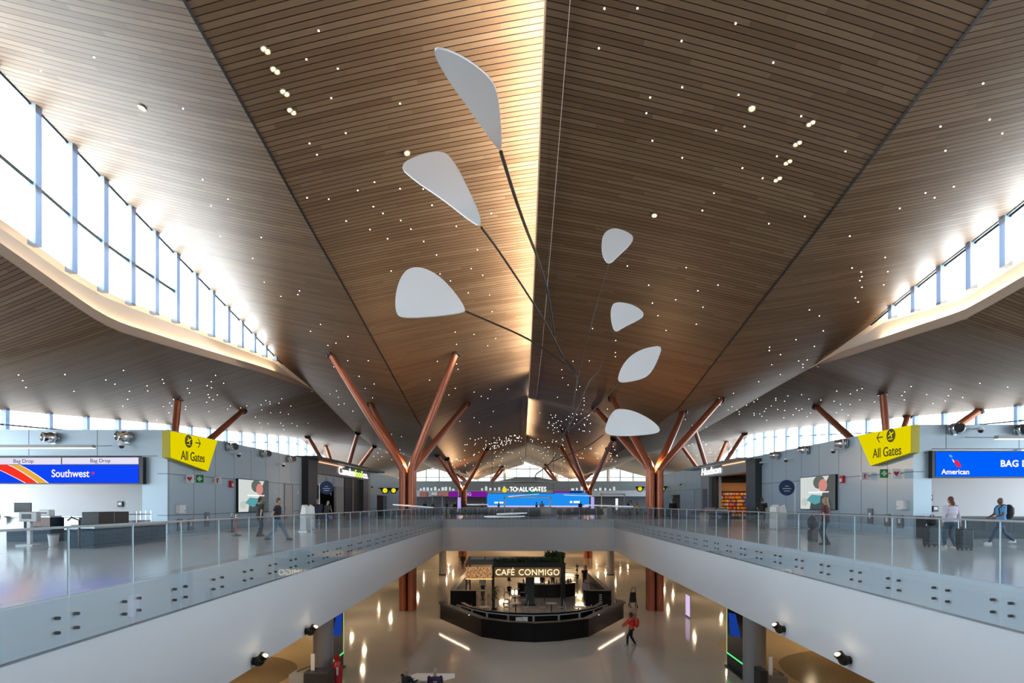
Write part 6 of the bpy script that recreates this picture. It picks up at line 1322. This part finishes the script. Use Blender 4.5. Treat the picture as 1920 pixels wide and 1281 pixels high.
# round tables and chairs
tab0 = None
def cafe_table(px, py, label):
    global tab0
    p = XY(px, py, .75)
    if tab0 is None:
        t = thing('cafe_table', label, 'table', (p.x, p.y, 0), 0, 'round café tables'); MB().cyl((0, 0, .72), (0, 0, .75), .38, .38, 28).build('tabletop', mat('table_white', (.5, .47, .44), .35), t); MB().cyl((0, 0, .03), (0, 0, .72), .035, .035, 10).build('stem', M_BLACK, t); MB().cyl((0, 0, 0), (0, 0, .03), .24, .24, 20).build('base', M_BLACK, t); tab0 = t
    else: t = dup(tab0, (p.x, p.y, 0), 0, label)
    return p
chr0 = None
def cafe_chair(x, y, rz, label):
    global chr0
    if chr0 is None:
        t = thing('cafe_chair', label, 'chair', (x, y, 0), rz, 'café chairs'); block(t, 'seat', (-.21, -.21, .43), (.21, .21, .46), M_GREY); m = M_GREY
        MB().tube([(-.2, .2, .46), (-.2, .25, .85), (.2, .25, .85), (.2, .2, .46)], .015, 6).build('back_frame', m, t); block(t, 'backrest', (-.19, .235, .62), (.19, .25, .8), m)
        for (a, b) in ((-.19, -.19), (.19, -.19), (-.19, .19), (.19, .19)): MB().cyl((a, b, .43), (a * 1.15, b * 1.15, 0), .014, .014, 6).build('leg', m, t)
        chr0 = t
    else: dup(chr0, (x, y, 0), rz, label)
tabs = [(908, 1138, 'round café table at the front left inside the bench'), (967, 1131, 'round café table left of the green post, front one'), (966, 1117, 'round café table left of the green post, second from the front'), (965, 1104, 'round café table left of the green post, farther back'), (905, 1107, 'round café table at the left, beside the low side wall'), (1034, 1131, 'round café table right of the green post'), (1085, 1138, 'round café table at the front right inside the bench')]
for i, (px, py, lb) in enumerate(tabs):
    p = cafe_table(px, py, lb); w1 = lb.replace('round café table', 'table')
    cafe_chair(p.x - .62, p.y + .1, R(90), 'left café chair at the %s' % w1); cafe_chair(p.x + .62, p.y + .1, R(-90), 'right café chair at the %s' % w1)
def cperson(px, py, label, rz, top, **k): person(label, XY(px, py, 0), rz, 1.7, top=top, vox=.03, **k)
cperson(1098, 1128, 'person in a pale lilac shirt standing at the front right of the café', R(160), (.30, .24, .33), sleeve='long')
cperson(905, 1118, 'café worker in a white top behind the left side wall', R(200), (.5, .5, .5), hair=(.5, .5, .5)); cperson(1096, 1098, 'person in dark clothes with a bag at the right back of the café', R(170), (.03, .02, .03)); cperson(868, 1066, 'person in a black top and tan trousers walking left of the café canopy', R(20), (.01, .01, .012), sleeve='long')
cperson(1016, 1105, 'bartender in black behind the curved café bar', R(180), (.01, .01, .01)); cperson(1036, 1100, 'person in grey at the right end of the curved café bar', R(190), (.1, .1, .11))
# plants and shelf racks right of the café
def potted(x, y, label, h, seed):
    r = random.Random(seed); t = thing('potted_plant', label, 'plant', (x, y, 0)); MB().lathe([(.16, 0), (.22, .35), (.2, .35), (.15, .05)], n=14).build('pot', M_BLACK, t, smooth=True); MB().tube([(0, 0, .3), (.03, 0, h * .5), (0, .02, h * .75)], .02, 6).build('stem', mat('bark', (.06, .035, .02), .8), t); mb = MB()
    for i in range(60):
        a = r.uniform(0, 2 * PI); b = Vector((0, 0, h * r.uniform(.4, .8))); o = Vector((math.cos(a), math.sin(a), 0)) * h * .28 * r.uniform(.5, 1); s = Vector((-math.sin(a), math.cos(a), 0)) * .04; m1 = b + o * .5 + Vector((0, 0, .15)); tp = b + o + Vector((0, 0, r.uniform(-.1, .25))); k = len(mb.v)
        mb.v += [tuple(b), tuple(m1 + s), tuple(m1 - s), tuple(tp)]; mb.f += [(k, k + 1, k + 2), (k + 1, k + 3, k + 2)]
    mb.build('foliage', mat('leaf_dark', (.03, .035, .012), .6), t)
for px, py, lb, h in ((1082, 1084, 'tall thin potted plant at the back right of the café, left one', 1.6), (1098, 1086, 'tall potted plant at the back right of the café, right one', 1.7), (955, 1108, 'dark potted plant inside the café left of the green post', 1.9), (927, 1150, 'slim dark potted plant at the front left post of the café', 2.2)):
    p = XY(px, py, 0); potted(p.x, p.y, lb, h, px)
p = XY(1066, 1096, 0); t = thing('shelf_rack', 'open metal shelf rack with small goods at the back right of the café', 'rack', p)
for (a, b) in ((-.8, -.2), (.8, -.2), (-.8, .2), (.8, .2)): MB().cyl((a, b, 0), (a, b, 1.9), .02, .02, 6).build('post', M_DARK, t)
for z in (.3, .7, 1.1, 1.5): block(t, 'shelf', (-.8, -.2, z), (.8, .2, z + .03), M_DARK)
